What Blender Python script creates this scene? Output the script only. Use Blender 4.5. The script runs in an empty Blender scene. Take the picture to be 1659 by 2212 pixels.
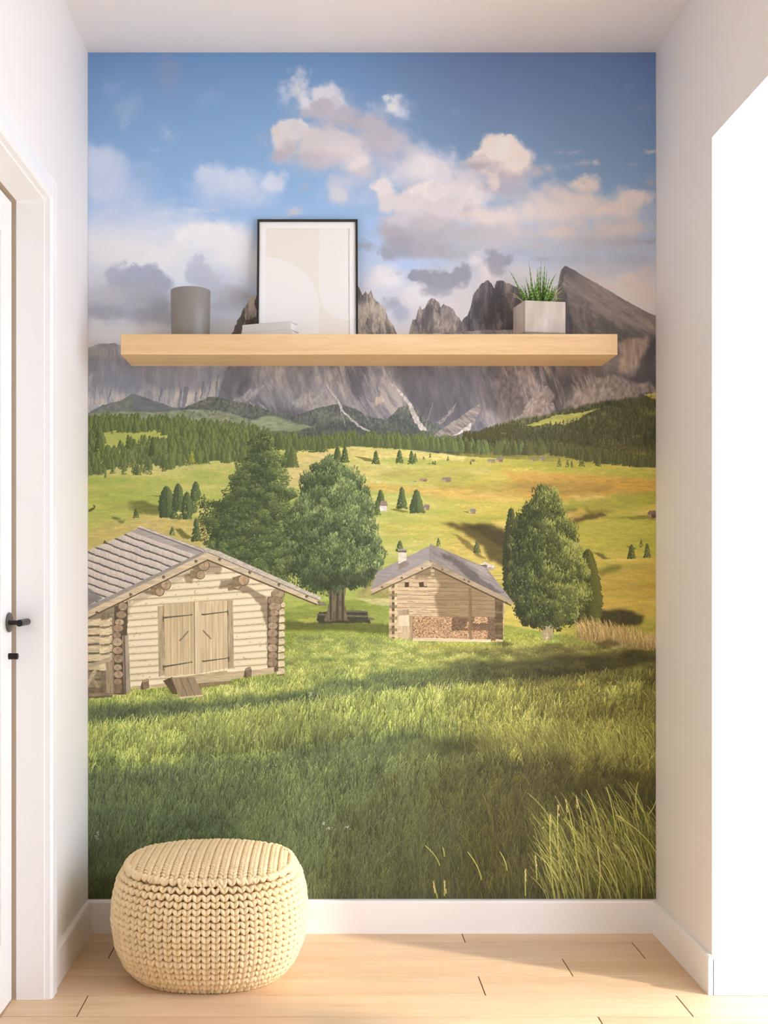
# ---------------------------------------------------------------- the printed landscape on the wallpaper
import numpy as np
MX0, MY0, MW, MH, MS = 189.0, 111.0, 1229, 1834, 2      # print area in picture units, 2 dots per unit

def paint_mural():
    W, H, S = MW*MS, MH*MS, MS
    rng = np.random.default_rng(11)
    GR = rng.random((256, 256)).astype(np.float32)
    C = np.zeros((H, W, 3), np.float32)
    f32 = np.float32

    def c(h): return np.array([int(h[i:i+2], 16)/255 for i in (0, 2, 4)], f32)
    def ss(a, b, v):
        t = np.clip((v-a)/(b-a), 0, 1); return t*t*(3-2*t)
    def vn(x, y, seed):
        x = x + seed*17.31; y = y + seed*9.77
        xi = np.floor(x).astype(np.int32); yi = np.floor(y).astype(np.int32)
        fx = (x-xi).astype(f32); fy = (y-yi).astype(f32)
        fx = fx*fx*(3-2*fx); fy = fy*fy*(3-2*fy)
        a = GR[yi & 255, xi & 255]; b = GR[yi & 255, (xi+1) & 255]
        d = GR[(yi+1) & 255, xi & 255]; e = GR[(yi+1) & 255, (xi+1) & 255]
        return (a*(1-fx)+b*fx)*(1-fy) + (d*(1-fx)+e*fx)*fy
    def fbm(x, y, seed, oc=4, g=.5):
        s = 0; w = 1; t = 0
        for o in range(oc):
            s = s + w*vn(x*2**o, y*2**o, seed+o*3.7); t += w; w *= g
        return s/t
    def region(x0, y0, x1, y1):
        j0 = int(max(0, (x0-MX0)*S)); j1 = int(min(W, (x1-MX0)*S+1)); i0 = int(max(0, (y0-MY0)*S)); i1 = int(min(H, (y1-MY0)*S+1))
        if j1 <= j0 or i1 <= i0: return None
        X = (np.arange(j0, j1, dtype=f32)/S+MX0)[None, :]; Y = (np.arange(i0, i1, dtype=f32)/S+MY0)[:, None]
        return slice(i0, i1), slice(j0, j1), np.broadcast_to(X, (i1-i0, j1-j0)), np.broadcast_to(Y, (i1-i0, j1-j0))
    def blend(sl, a, col):
        sy, sx = sl
        a = np.asarray(a, f32)[..., None]
        C[sy, sx] = C[sy, sx]*(1-a) + col*a
    def ramp(t, *st):                                    # st: (pos, hex)
        ps = [p for p, _ in st]; cs = np.array([c(h) for _, h in st])
        return np.stack([np.interp(t, ps, cs[:, k]) for k in range(3)], -1).astype(f32)
    def pmask(X, Y, P):
        m = np.zeros(X.shape, bool); n = len(P)
        for i in range(n):
            x1, y1 = P[i]; x2, y2 = P[(i+1) % n]
            if y1 == y2: continue
            cond = (y1 > Y) != (y2 > Y)
            m ^= cond & (X < (x2-x1)*(Y-y1)/(y2-y1)+x1)
        return m
    def poly(P, col, jit=0., js=6., seed=1, tex=0., tsx=6., tsy=6., alpha=1., soft=0, shear=0.):
        xs = [p[0] for p in P]; ys = [p[1] for p in P]
        r = region(min(xs)-jit-1, min(ys)-jit-1, max(xs)+jit+1, max(ys)+jit+1)
        if r is None: return
        sy, sx, X, Y = r
        Xw, Yw = X, Y
        if jit:
            Xw = X+jit*2*(fbm(X/js, Y/js, seed, 3)-.5); Yw = Y+jit*2*(fbm(X/js, Y/js, seed+50, 3)-.5)
        m = pmask(Xw, Yw, P).astype(f32)
        if soft:
            k = int(soft*S)
            for ax in (0, 1):
                for _ in range(2):
                    cs = np.cumsum(np.pad(m, [(k+1, k) if a == ax else (0, 0) for a in (0, 1)], mode='edge'), axis=ax)
                    m = (np.take(cs, range(2*k+1, cs.shape[ax]), ax)-np.take(cs, range(0, cs.shape[ax]-2*k-1), ax))/(2*k+1)
        colr = c(col) if isinstance(col, str) else col
        if tex:
            n = fbm(X/tsx, (Y+shear*X)/tsy, seed+9, 4)-.5
            colr = np.clip(colr*(1+tex*2*n[..., None]), 0, 1)
        blend((sy, sx), m*alpha, colr)
    def strokes(x0, y0, x1, y1, bx, w0, col0, col1, width_end=.15):
        """tapered blades from (x0,y0) to (x1,y1), bowed sideways by bx; later ones lie over earlier ones"""
        x0, y0, x1, y1, bx, w0 = [np.asarray(v, f32)*1. for v in np.broadcast_arrays(x0, y0, x1, y1, bx, w0)]
        L = np.hypot(x1-x0, y1-y0)*S; n = len(x0)
        for a in range(0, n, 20000):
            sl = slice(a, min(n, a+20000)); K = int(max(3, L[sl].max()*1.15)); M = int(max(1, np.ceil(w0[sl].max()*S*1.4)))
            t = np.linspace(0, 1, K, dtype=f32)[None, :, None]; m = np.linspace(-.5, .5, M, dtype=f32)[None, None, :] if M > 1 else np.zeros((1, 1, 1), f32)
            A = lambda v: v[sl, None, None]
            dx = A(x1-x0); dy = A(y1-y0); l = np.maximum(np.hypot(dx, dy), .01)
            wid = A(w0)*(1-(1-width_end)*t)
            px = A(x0)+dx*t + A(bx)*4*t*(1-t) + m*wid*(-dy/l)
            py = A(y0)+dy*t + m*wid*(dx/l)
            j = ((px-MX0)*S).astype(np.int32).ravel(); i = ((py-MY0)*S).astype(np.int32).ravel()
            q = np.broadcast_to(col0[sl, None, None, :]*(1-t[..., None])+col1[sl, None, None, :]*t[..., None], (sl.stop-sl.start, K, M, 3)).reshape(-1, 3)
            ok = (i >= 0) & (i < H) & (j >= 0) & (j < W)
            C[i[ok], j[ok]] = q[ok]
    def mixc(a, b, t): return a[None, :]*(1-t[:, None]) + b[None, :]*t[:, None]

    # ------------------------------------------------ sky
    sy, sx, X, Y = region(189, 111, 1420, 780)
    g = ramp(Y[:, :1], (111, '6F95C2'), (200, '7BA1CB'), (300, '86ABD3'), (420, '90B4DC'), (500, 'A3C1E3'), (580, 'BECFE6'), (680, 'D3D8E2'), (780, 'DAD6D6'))
    gr = ramp(Y[:, :1], (111, '5C7093'), (200, '637899'), (300, '6B829C'), (400, '768CA4'), (480, '8FA0B2'), (560, 'A9ABB0'), (640, 'C2B8B1'), (780, 'C6B8AC'))
    tx = ss(640, 1100, X[:1, :])[..., None]
    C[sy, sx] = g*(1-tx)+gr*tx
    def cloud(cx, cy, rx, ry, col, al=1., soft=.35, amp=.55, sc=None, dark=None, d0=-.2, d1=.9, sd=None):
        sd = sd if sd is not None else (cx*.37+cy*.73) % 97
        sc = sc or max(10., min(rx, ry)*.9)
        r = region(cx-rx*1.75, cy-ry*1.75, cx+rx*1.75, cy+ry*1.75)
        if r is None: return
        sy, sx, X, Y = r
        n1 = fbm(X/sc, Y/sc, sd, 6, .55); n2 = fbm(X/sc, Y/sc, sd+31, 3)
        u = (X-cx)/rx+.35*(n2-.5); v = (Y-cy)/ry+.35*(n1-.5)
        d = 1-np.sqrt(u*u+v*v)+amp*2*(n1-.5)
        a = ss(-.05, soft*1.5, d-.10*(fbm(X/(sc*.28), Y/(sc*.28), sd+60, 3)-.5))*al
        k = c(col)*(1+.05*(n2-.5)[..., None])
        if dark:
            t = ss(d0, d1, v+.9*(n1-.5)+.5*(n2-.5))[..., None]
            k = k*(1-t)+c(dark)*t
        blend((sy, sx), a, k)
    # soft bodies of cloud under the detailed ones
    for a in [(245, 390, 120, 90, 'C3CFE4', .9, .8, .4, 60), (225, 345, 60, 50, 'CBD6E7', .85, .6, .5, 40), (300, 460, 130, 50, 'C9D4E5', .8, .8, .45, 40), (500, 410, 120, 52, 'BFCDE4', .9, .7, .45, 40), (330, 510, 190, 60, 'E0E3E8', .95, .8, .4, 60), (460, 520, 110, 60, 'E9E8E8', 1., .6, .4, 50), (300, 560, 170, 60, 'E5E4E4', 1., .7, .4, 60),
              (700, 240, 90, 60, 'BDBDCA', .8, .7, .5, 40), (700, 330, 140, 66, 'C9C5CA', .9, .6, .5, 40), (840, 300, 90, 64, 'B7B4BD', .95, .5, .5, 40), (850, 235, 60, 40, 'B9C0CF', .6, .8, .6, 30), (910, 360, 100, 60, 'C8C5CB', .95, .6, .5, 40), (800, 390, 80, 60, 'BCC3D4', .8, .8, .5, 40), (990, 400, 90, 50, 'CAC3C2', .9, .6, .5, 40), (740, 420, 70, 40, 'BBC4D7', .7, .8, .5, 40),
              (930, 450, 140, 70, 'C6BEBD', 1., .5, .45, 50), (1080, 380, 110, 60, 'B6AEAE', .8, .7, .5, 40), (1150, 420, 120, 50, 'B9AFAA', .9, .7, .5, 40)]:
        cloud(*a)
    # left bank
    for a in [
        (360, 165, 45, 75, '9C9FB6', .55, .9, .5), (262, 225, 42, 48, 'BCC8DD', .6, 1., .8), (240, 190, 30, 30, 'A9BAD6', .4, 1., .8), (370, 290, 30, 30, 'BCCAE0', .65, 1., .8),
        (265, 260, 18, 30, 'C4CEE0', .5, .9, .8), (335, 325, 22, 8, 'B7CAE4', .5, 1., .8), (455, 215, 38, 28, '9DB2D3', .55, 1., .8), (540, 335, 25, 16, 'A9B9D6', .35, 1., .8),
        (215, 345, 40, 36, 'CAD5E6', .9, .6, .6), (225, 400, 85, 75, 'C2CFE4', .95, .6, .6), (290, 440, 70, 70, 'BCCBE3', .8, .8, .6), (205, 410, 60, 40, 'CFD8E8', .7, .7, .6),
        (240, 485, 110, 60, 'CFD6E3', .85, .8, .5), (340, 500, 120, 45, 'D6DCE7', .7, .9, .5),
        (500, 400, 105, 45, 'C3D0E5', .95, .6, .55), (460, 375, 55, 26, 'C9D5E8', .9, .6, .6), (520, 390, 60, 30, 'CDD8E9', .85, .6, .6), (592, 398, 34, 32, 'CFD8E6', .95, .5, .5),
        (560, 430, 70, 26, 'B9CAE4', .8, .9, .5), (480, 440, 110, 30, 'B4C8E4', .7, 1., .5),
        (430, 455, 60, 12, 'D6DDE8', .6, .9, .8), (360, 460, 60, 16, 'D9DEE7', .6, .9, .8)]:
        cloud(*a)
    for a in [
        (225, 545, 130, 60, 'E4E1E0', .95, .7, .5), (330, 555, 130, 55, 'E5E4E3', .95, .7, .5), (440, 505, 85, 36, 'EAE9E8', 1., .5, .5), (500, 550, 90, 60, 'E8E7E7', 1., .6, .5),
        (395, 590, 120, 60, 'E3E4E7', .9, .7, .5), (505, 610, 60, 50, 'DFE2E8', .9, .8, .5), (280, 500, 60, 22, 'D9DEE6', .5, .9, .7), (560, 560, 80, 60, 'E6E5E4', .95, .7, .5)]:
        cloud(*a)
    for a in [(230, 520, 150, 50, 'E2E2E4', .7, 1., .3, 60), (400, 560, 200, 60, 'E5E4E4', .75, 1., .3, 60), (480, 530, 100, 50, 'E8E7E7', .8, .9, .35, 50), (330, 480, 120, 30, 'D3DBE7', .5, 1., .4, 40), (420, 470, 70, 22, 'D9DFE8', .6, 1., .4, 30), (215, 370, 60, 60, 'C6D2E6', .6, 1., .4, 50), (300, 410, 60, 60, 'B9C9E2', .5, 1., .4, 50)]:
        cloud(*a)
    # dark left cumulus
    for a in [(280, 640, 130, 60, 'BBBDC7', .8, .9, .35, 50), (220, 660, 90, 50, 'B4B6C1', .7, .9, .35, 50), (470, 650, 100, 40, 'C0C2CB', .6, 1., .35, 50)]:
        cloud(*a)
    for a in [
        (222, 610, 50, 45, 'D3D3D8', .9, .5, .5), (262, 600, 38, 34, 'AEB3C1', .95, .25, .5), (290, 585, 20, 16, 'A9AFBF', .95, .25, .5), (325, 610, 44, 38, 'ABB0BE', .95, .25, .5),
        (285, 635, 85, 45, 'B3B6C1', .95, .5, .5), (230, 645, 70, 40, 'C0C0C6', .8, .7, .5), (310, 680, 110, 28, 'A9ADBA', .9, .6, .5), (225, 675, 80, 26, 'A6A9B4', .9, .6, .5), (345, 665, 50, 40, 'AAAEBB', .85, .6, .5),
        (270, 610, 40, 18, 'A4A9B8', .6, .8, .6), (425, 585, 34, 30, 'BEC3CF', .95, .3, .5), (430, 560, 16, 14, 'C3C8D3', .9, .3, .5), (455, 610, 52, 38, 'BFC3CE', .9, .6, .5), (490, 640, 50, 38, 'B9B9C0', .9, .5, .5), (520, 640, 28, 34, 'AAA8AE', .8, .5, .5),
        (470, 660, 55, 20, 'B4B7C2', .8, .7, .5), (260, 715, 110, 26, 'D6D4D6', .95, .6, .5), (330, 722, 120, 22, 'D9D7D8', .9, .7, .5), (480, 705, 70, 24, 'DAD8D8', .9, .7, .5), (220, 738, 80, 16, 'D5D2D2', .9, .7, .5), (240, 700, 50, 8, 'BFBEC4', .5, .8, .6)]:
        cloud(*a)
    # centre cumulus
    for a in [
        (650, 155, 26, 14, 'CFD4E0', .7, .8, .8), (640, 195, 44, 32, 'D3D7E1', .85, .5, .8), (690, 200, 46, 40, 'DDDDE4', .95, .4, .7), (728, 215, 26, 30, 'D8D9E1', .85, .5, .7), (665, 225, 28, 26, 'E0E0E5', .9, .5, .7),
        (610, 215, 20, 26, 'B9C6DD', .5, .9, .8), (745, 235, 20, 20, 'CBCFDB', .7, .8, .8), (720, 245, 46, 26, 'CACBD5', .8, .6, .6),
        (700, 228, 40, 28, 'BDB9C4', .95, .3, .45), (740, 255, 60, 30, 'B7B5C0', .9, .5, .5), (675, 245, 40, 14, 'BCBAC5', .8, .6, .5), (790, 265, 60, 24, 'B9B5BC', .9, .5, .5), (820, 300, 46, 34, 'B5B0B7', .95, .4, .5),
        (850, 230, 30, 26, 'D4D6DD', .95, .4, .7), (835, 210, 14, 12, 'D9DBE1', .8, .5, .7), (870, 245, 20, 18, 'C2C6D2', .8, .6, .7), (798, 228, 14, 14, 'BDC4D4', .6, .8, .8), (800, 245, 30, 14, 'B5BCCF', .6, .8, .8)]:
        cloud(*a)
    for a in [
        (612, 305, 34, 42, 'DAD5D5', 1., .3, .5, None, 'BBB5BC'), (640, 280, 46, 24, 'DAD6D6', .95, .35, .5), (700, 310, 100, 42, 'D3CDCE', 1., .35, .45, None, 'BBB4BA', .3, 1.), (770, 345, 40, 42, 'DED6D2', 1., .35, .45, None, 'BEB7BB', .3, 1.1),
        (740, 320, 50, 36, 'D9D2D1', .9, .5, .5), (690, 345, 80, 26, 'C6BFC5', .8, .6, .5), (790, 370, 30, 26, 'CBC4C7', .8, .6, .5), (600, 340, 24, 16, 'BDB6BF', .7, .7, .5),
        (730, 400, 36, 34, 'C6C7D3', .85, .6, .6), (725, 425, 28, 22, 'D5D1D5', .85, .5, .6), (760, 390, 40, 26, 'C2C5D3', .7, .8, .6), (660, 405, 24, 14, 'B9B9C9', .55, .9, .6), (830, 345, 30, 26, 'C4C0C8', .7, .8, .6),
        (635, 458, 22, 14, 'CBC9D1', .8, .6, .6), (605, 470, 30, 12, 'C3CAD9', .6, .9, .6), (790, 430, 24, 24, 'AEBFDB', .6, .9, .6)]:
        cloud(*a)
    # diagonal bank to the right
    for a in [(830, 330, 70, 60, 'BFBCC6', .55, 1., .4, 50), (900, 380, 90, 60, 'C6C3C9', .65, 1., .4, 50), (990, 420, 90, 50, 'C3BBB9', .6, 1., .4, 50), (760, 290, 90, 50, 'B9B9C6', .5, 1., .4, 50), (730, 390, 60, 50, 'BCC3D4', .5, 1., .4, 50)]:
        cloud(*a)
    for a in [
        (890, 330, 26, 24, 'C2BFC5', .8, .6, .6), (905, 365, 50, 36, 'D2CCCB', .95, .5, .6), (950, 380, 40, 28, 'CBC5C6', .95, .5, .6), (855, 380, 46, 22, 'C9C8CF', .8, .7, .6), (975, 410, 40, 22, 'CEC5C1', .95, .5, .6), (1010, 430, 60, 34, 'D0C5BE', .95, .6, .5),
        (828, 412, 24, 30, 'D8D1CE', 1., .3, .5), (835, 440, 30, 26, 'D5CDCA', .95, .4, .5), (860, 400, 20, 12, 'B7C0D2', .6, .8, .6), (915, 415, 46, 30, 'D8CFCA', 1., .25, .45), (940, 410, 24, 20, 'CFC6C2', 1., .2, .4), (890, 440, 70, 34, 'CDC5C3', 1., .4, .45),
        (960, 455, 60, 40, 'C6BDBA', 1., .4, .45, None, 'A8A1A4', .1, 1.), (870, 475, 70, 26, 'C2BBBE', .95, .5, .5), (930, 495, 90, 36, 'B5AEB1', .95, .5, .5), (840, 500, 40, 26, 'AFA9AE', .9, .5, .5), (1010, 460, 24, 26, 'A39C9E', .7, .5, .5)]:
        cloud(*a)
    for a in [
        (1080, 345, 76, 52, 'D2C3B7', 1., .22, .45, None, 'A69C9E', .1, .9), (1085, 310, 40, 24, 'D4C5B9', 1., .25, .5), (1035, 345, 34, 26, 'C3B6B0', .95, .3, .5, None, 'A1989A'), (1120, 350, 32, 40, 'CFBFB3', .9, .4, .5),
        (1080, 400, 50, 24, 'A59B9D', .9, .5, .5), (1070, 395, 18, 26, 'CBBBB0', .85, .5, .5), (1160, 370, 40, 16, 'A69E9F', .8, .6, .6), (1185, 362, 18, 8, 'B0A7A6', .6, .8, .6), (1110, 410, 40, 22, '9C9AA3', .8, .6, .6),
        (1225, 330, 34, 8, 'A9A6AA', .6, .9, .8), (1265, 352, 36, 9, 'ADA9AB', .6, .9, .8), (1290, 352, 14, 10, 'B9B2B0', .7, .8, .8), (1220, 360, 20, 8, 'A09FA8', .5, .9, .8), (1405, 328, 18, 7, 'BAB2AE', .8, .7, .7), (1370, 355, 26, 7, 'A19FA3', .5, .9, .8), (1390, 235, 34, 18, '808A99', .5, 1., .8), (1360, 185, 20, 20, '707F97', .5, 1., .8), (985, 240, 20, 14, '7F93AE', .5, 1., .8), (1405, 390, 20, 22, '9D989B', .7, .8, .6)]:
        cloud(*a)
    for a in [
        (1265, 400, 40, 26, 'CBBAAD', .95, .5, .5), (1220, 425, 60, 26, 'BFB1A9', .9, .6, .5), (1375, 428, 46, 24, 'CBBAAD', .95, .5, .5), (1300, 450, 150, 44, 'C9B8AB', 1., .6, .45), (1180, 460, 120, 40, 'C6B7AD', 1., .6, .45), (1080, 470, 110, 40, 'C8BBB2', 1., .5, .45),
        (1200, 500, 200, 34, 'BFB0A6', .95, .6, .45), (1370, 490, 90, 34, 'BFAFA4', .95, .6, .45), (1330, 525, 150, 26, 'A59C9A', .9, .8, .45), (1150, 530, 140, 24, 'A9A3A3', .9, .8, .45), (1395, 522, 50, 9, '8F888A', .7, .9, .6), (1030, 510, 90, 30, 'AEA6A5', .9, .6, .5), (1160, 520, 70, 12, '9BA0A8', .6, .9, .6)]:
        cloud(*a)
    for a in [(910, 515, 110, 46, 'A7A2A6', .95, .5, .5, 40), (870, 545, 60, 24, '989AA4', .9, .5, .6, 24), (960, 545, 80, 24, 'A09DA1', .9, .6, .55, 24), (1080, 520, 120, 40, 'B2A9A7', .9, .7, .45, 40)]:
        cloud(*a)
    # lower sky, right half: blue gaps, white patches and small grey clouds
    for a in [
        (800, 480, 30, 40, 'A3BDE0', .8, .8, .5), (790, 530, 26, 16, '9CA2AF', .8, .5, .6), (870, 525, 50, 30, '9C9AA2', .95, .4, .55), (920, 540, 60, 24, 'A29EA3', .9, .5, .55), (855, 550, 40, 18, '9799A3', .9, .4, .6), (880, 570, 60, 22, 'A7BBD8', .9, .6, .5), (940, 570, 60, 18, 'A5B1C4', .8, .8, .5),
        (1010, 545, 60, 22, 'A5A5AA', .7, .8, .5), (1240, 560, 170, 26, '9C9DA2', .85, .8, .45), (1370, 560, 70, 30, '9A9A9E', .8, .8, .45), (1110, 545, 80, 20, '9EA0A6', .8, .8, .5), (1330, 585, 90, 26, 'A9A4A2', .7, .9, .5)]:
        cloud(*a)
    for a in [
        (830, 600, 60, 40, 'DCD7D5', 1., .5, .5), (800, 640, 40, 40, 'D9D3D0', .9, .6, .5), (900, 640, 60, 40, 'D2CCC9', .95, .5, .5), (970, 680, 90, 40, 'CFC5BE', .95, .6, .45), (1030, 560, 28, 22, 'C9C0BB', .9, .5, .6), (1060, 595, 40, 50, 'C7BBB2', .95, .5, .5), (1120, 600, 60, 36, 'C0B3AA', .95, .6, .5),
        (1000, 640, 30, 40, 'C6BCB5', .9, .6, .5), (1300, 620, 120, 34, 'C3B3A7', .95, .6, .5), (1380, 630, 60, 50, 'C6B5A7', .95, .6, .5), (1395, 590, 40, 26, 'B9AAA0', .8, .7, .5), (1250, 600, 60, 20, 'B5A9A2', .8, .7, .5),
        (905, 593, 32, 16, '8D8E97', .95, .25, .5), (955, 605, 60, 26, '8D8D94', .95, .3, .55), (1000, 592, 26, 24, '8B8A90', .95, .3, .55), (940, 630, 40, 14, '96959B', .85, .5, .6), (1080, 560, 40, 20, '8D8A8E', .95, .3, .6), (1070, 575, 22, 26, '928E91', .85, .4, .6), (1060, 545, 20, 10, '8B8A90', .8, .5, .6),
        (850, 655, 34, 22, 'A3A4AD', .9, .5, .55), (865, 680, 26, 26, 'A8ADB9', .85, .6, .55), (862, 590, 10, 5, 'B8B5B8', .7, .6, .6), (1170, 560, 30, 10, '8F8E93', .6, .8, .6)]:
        cloud(*a)

    # ------------------------------------------------ rock faces
    def ridge(P, x0, x1, rough=5., rs=9., seed=3):
        xs = np.arange(int((max(x0, MX0)-MX0)*S), int((min(x1, MX0+MW)-MX0)*S), dtype=f32)/S+MX0
        y = np.interp(xs, [p[0] for p in P], [p[1] for p in P]).astype(f32)
        return xs, y+rough*2*(fbm(xs/rs, xs*0, seed, 5, .6)-.5)
    def rock(P, ybot, pal, rough=5., rs=9., seed=3, vx=9., vy=46., shear=0., contrast=1., fade=0., soft=1., lf=0., hz=.16):
        x0, x1 = P[0][0], P[-1][0]
        xs, yt = ridge(P, x0, x1, rough, rs, seed)
        r = region(xs[0], yt.min()-1, xs[-1], ybot)
        sy, sx, X, Y = r
        n = min(X.shape[1], len(yt)); X = X[:, :n]; Y = Y[:, :n]; sx = slice(sx.start, sx.start+n)
        a = ss(0, soft, Y-yt[None, :n])
        if fade: a = a*(1-ss(ybot-fade, ybot, Y))
        wx = X+shear*Y+14*(fbm(X/60, Y/60, seed+5, 3)-.5)
        big = fbm(wx/(vx*5), Y/(vy*2.2), seed+1, 3)
        mid = fbm(wx/vx, Y/vy, seed+2, 4, .55)
        fine = fbm(wx/2.6, Y/7., seed+4, 3, .6)
        crack = 1-ss(.0, .06, np.abs(fbm(wx/(vx*1.4), Y/(vy*1.2), seed+8, 3)-.5))
        if lf: a = a*ss(0, lf, X-x0+30*(fbm(X/20, Y/26, seed+40, 3)-.5))
        # side-lit relief: how the strata face the light
        rel = np.zeros_like(mid); rel[:, 2:] = (mid[:, 2:]-mid[:, :-2])*6
        t = .5+contrast*(1.35*(big-.5)+.42*(mid-.5)+.17*(ss(.43, .55, mid)-.5)+.14*(ss(.42, .52, fbm(wx/(vx*2.2), Y/(vy*1.1)+X/60, seed+15, 4, .6))-.5)+.22*(fine-.5)+.26*(fbm(X/1.7, Y/2.3, seed+21, 2)-.5)+.30*np.clip(rel, -.7, .7)+.7*(fbm(X/70, Y/50, seed+12, 3)-.5))-.15*crack*contrast
        k_ = ramp(np.clip(t, 0, 1), *pal); hzc = ramp(X*0+X, (189, 'A4A6AC'), (800, '96949A'), (1100, '7C7472'), (1418, '75695F')); blend((sy, sx), a, k_*(1-hz)+hzc*hz)
    grey = [(0, '5E5F66'), (.3, '7E7D82'), (.55, '9A9694'), (.8, 'B3AAA3'), (1, 'C4BAAE')]
    greyd = [(0, '55555B'), (.35, '6D6B70'), (.6, '827E7F'), (.85, '9C9590'), (1, 'B0A69C')]
    warm = [(0, '4F4A48'), (.3, '716760'), (.55, '9C8D7D'), (.8, 'BBA78F'), (1, 'CDBA9F')]
    brn = [(0, '413B3A'), (.3, '564F4D'), (.55, '6F6560'), (.8, '8E8075'), (1, 'A8968A')]
    # distant wall on the left
    rock([(189, 750), (215, 744), (235, 743), (246, 741), (262, 745), (300, 752), (420, 756), (520, 762)], 905, [(0, '77797F'), (.35, '8C8D92'), (.6, 'A3A09F'), (.85, 'B9AFA5'), (1, 'C8BDAE')], 4, 14, 21, 8, 40)
    for P, col, al in [([(189, 775), (300, 772), (500, 792), (480, 815), (420, 842), (340, 838), (250, 850), (189, 806)], '80828C', .75), ([(189, 742), (300, 742), (330, 772), (189, 772)], '9C989A', .35)]:
        poly(P, col, 14, 40, 5, .12, 8, 30, al, 5)
    # massif behind the frame
    rock([(498, 726), (510, 700), (519, 686), (524, 668), (532, 660), (540, 645), (548, 634), (552, 640), (560, 622), (600, 560), (680, 570), (740, 600), (775, 620), (783, 636), (789, 629), (796, 633), (801, 628), (806, 642), (813, 648), (822, 660), (832, 668), (840, 690), (850, 706), (860, 728)], 800,
         [(0, '5C534D'), (.3, '85796E'), (.55, 'AD9D89'), (.8, 'C7B69C'), (1, 'D6C7AD')], 5, 8, 31, 10, 30, 0, 1.05)
    poly([(498, 724), (516, 690), (527, 664), (529, 690), (520, 722)], '5E5650', 4, 8, 6, .2, 6, 14, .9)
    poly([(521, 724), (531, 694), (545, 688), (560, 682), (560, 724)], '5A5049', 4, 8, 7, .2, 6, 14, .9)
    poly([(548, 655), (556, 634), (560, 660), (553, 668)], '4F4946', 2, 5, 8, .2, 6, 10, .9)
    # spires
    rock([(882, 728), (886, 704), (891, 690), (898, 688), (903, 668), (908, 660), (911, 668), (918, 664), (926, 648), (933, 643), (941, 648), (948, 652), (952, 664), (958, 656), (967, 662), (976, 664), (983, 676), (992, 688), (1000, 700)], 800,
         [(0, '57504D'), (.3, '736963'), (.55, '8F8276'), (.8, 'AD9C89'), (1, 'BDAB96')], 5, 6, 41, 8, 26, 0, 1.)
    rock([(990, 712), (1000, 690), (1010, 680), (1018, 655), (1022, 636), (1032, 622), (1040, 611), (1054, 606), (1062, 612), (1068, 622), (1072, 607), (1084, 605), (1094, 610), (1108, 616), (1122, 622), (1134, 640), (1150, 650), (1210, 700)], 800, brn, 4, 7, 51, 11, 44, 0, 1.)
    poly([(1066, 612), (1078, 640), (1084, 724), (1110, 724), (1120, 700), (1100, 660), (1090, 640)], '4B4544', 5, 10, 4, .2, 6, 30, .65, 1)
    # mass below the shelf, front wall
    rock([(470, 860), (478, 830), (490, 800), (505, 760), (560, 755), (700, 758), (860, 740), (880, 724), (1000, 715), (1110, 712), (1220, 716), (1416, 720)], 960, greyd, 3, 20, 61, 12, 44, -.45, 1.05)
    poly([(488, 792), (528, 792), (548, 800), (520, 830), (498, 862), (470, 866), (478, 828)], '6E6F76', 6, 16, 4, .15, 8, 30, .8, 2)
    poly([(560, 780), (690, 780), (745, 850), (690, 900), (590, 880), (520, 860), (530, 840)], '9B9897', 16, 30, 9, .3, 7, 20, .45, 5, .6)
    poly([(850, 770), (930, 790), (1100, 780), (1130, 830), (1060, 880), (960, 930), (900, 900), (870, 850)], '5F5D61', 14, 30, 12, .16, 7, 30, .75, 6)
    rock([(1010, 745), (1100, 742), (1180, 742), (1240, 735), (1300, 730), (1416, 728)], 925, brn, 5, 12, 71, 9, 50, -.25, 1.1, 40, 14, 90)
    # the grassy summit
    rock([(1196, 728), (1203, 700), (1202, 640), (1206, 610), (1209, 592), (1213, 580), (1220, 574), (1228, 577), (1242, 584), (1262, 597), (1300, 618), (1350, 648), (1400, 675), (1420, 683)], 836,
         [(0, '544C49'), (.3, '655C57'), (.55, '776C64'), (.8, '8A7D72'), (1, '9B8D81')], 1.6, 5, 81, 16, 26, -1.4, .75, 60, 1, 8)
    poly([(1202, 728), (1201, 660), (1207, 606), (1214, 586), (1222, 586), (1218, 600), (1214, 622), (1224, 634), (1226, 650), (1236, 690), (1236, 728)], '524A48', 4, 9, 6, .2, 6, 24, .85, 1)
    for k in range(16):                                   # ribs falling from the summit slope
        x = 1228+k*11.5+rng.uniform(-4, 4); y = 640+k*6.5+rng.uniform(-6, 6)
        poly([(x, y), (x+4, y), (x+10+rng.uniform(-3, 8), y+60+rng.uniform(0, 50)), (x+1, y+70)], '4C4542', 7, 9, k, .2, 4, 20, rng.uniform(.2, .5), 2)
    poly([(1330, 740), (1400, 726), (1396, 765), (1376, 800), (1340, 806)], 'A88C74', 9, 14, 5, .3, 5, 26, .6, 3)
    poly([(1385, 770), (1420, 720), (1420, 832), (1360, 830)], '443F3E', 7, 14, 6, .15, 6, 24, .7, 3)
    # lower crags and screes on the right
    for P, col, al in [([(1240, 850), (1290, 815), (1330, 812), (1380, 830), (1405, 822), (1400, 850), (1330, 870), (1210, 880)], '8C7D71', .75), ([(1120, 905), (1160, 850), (1178, 832), (1200, 852), (1180, 885), (1200, 900), (1160, 930)], '8B7B6D', .8), ([(1080, 790), (1150, 790), (1160, 850), (1120, 900), (1078, 920), (1070, 860)], '7A6C62', .5)]:
        poly(P, col, 8, 14, 15, .4, 5, 9, al, 2)
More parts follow.
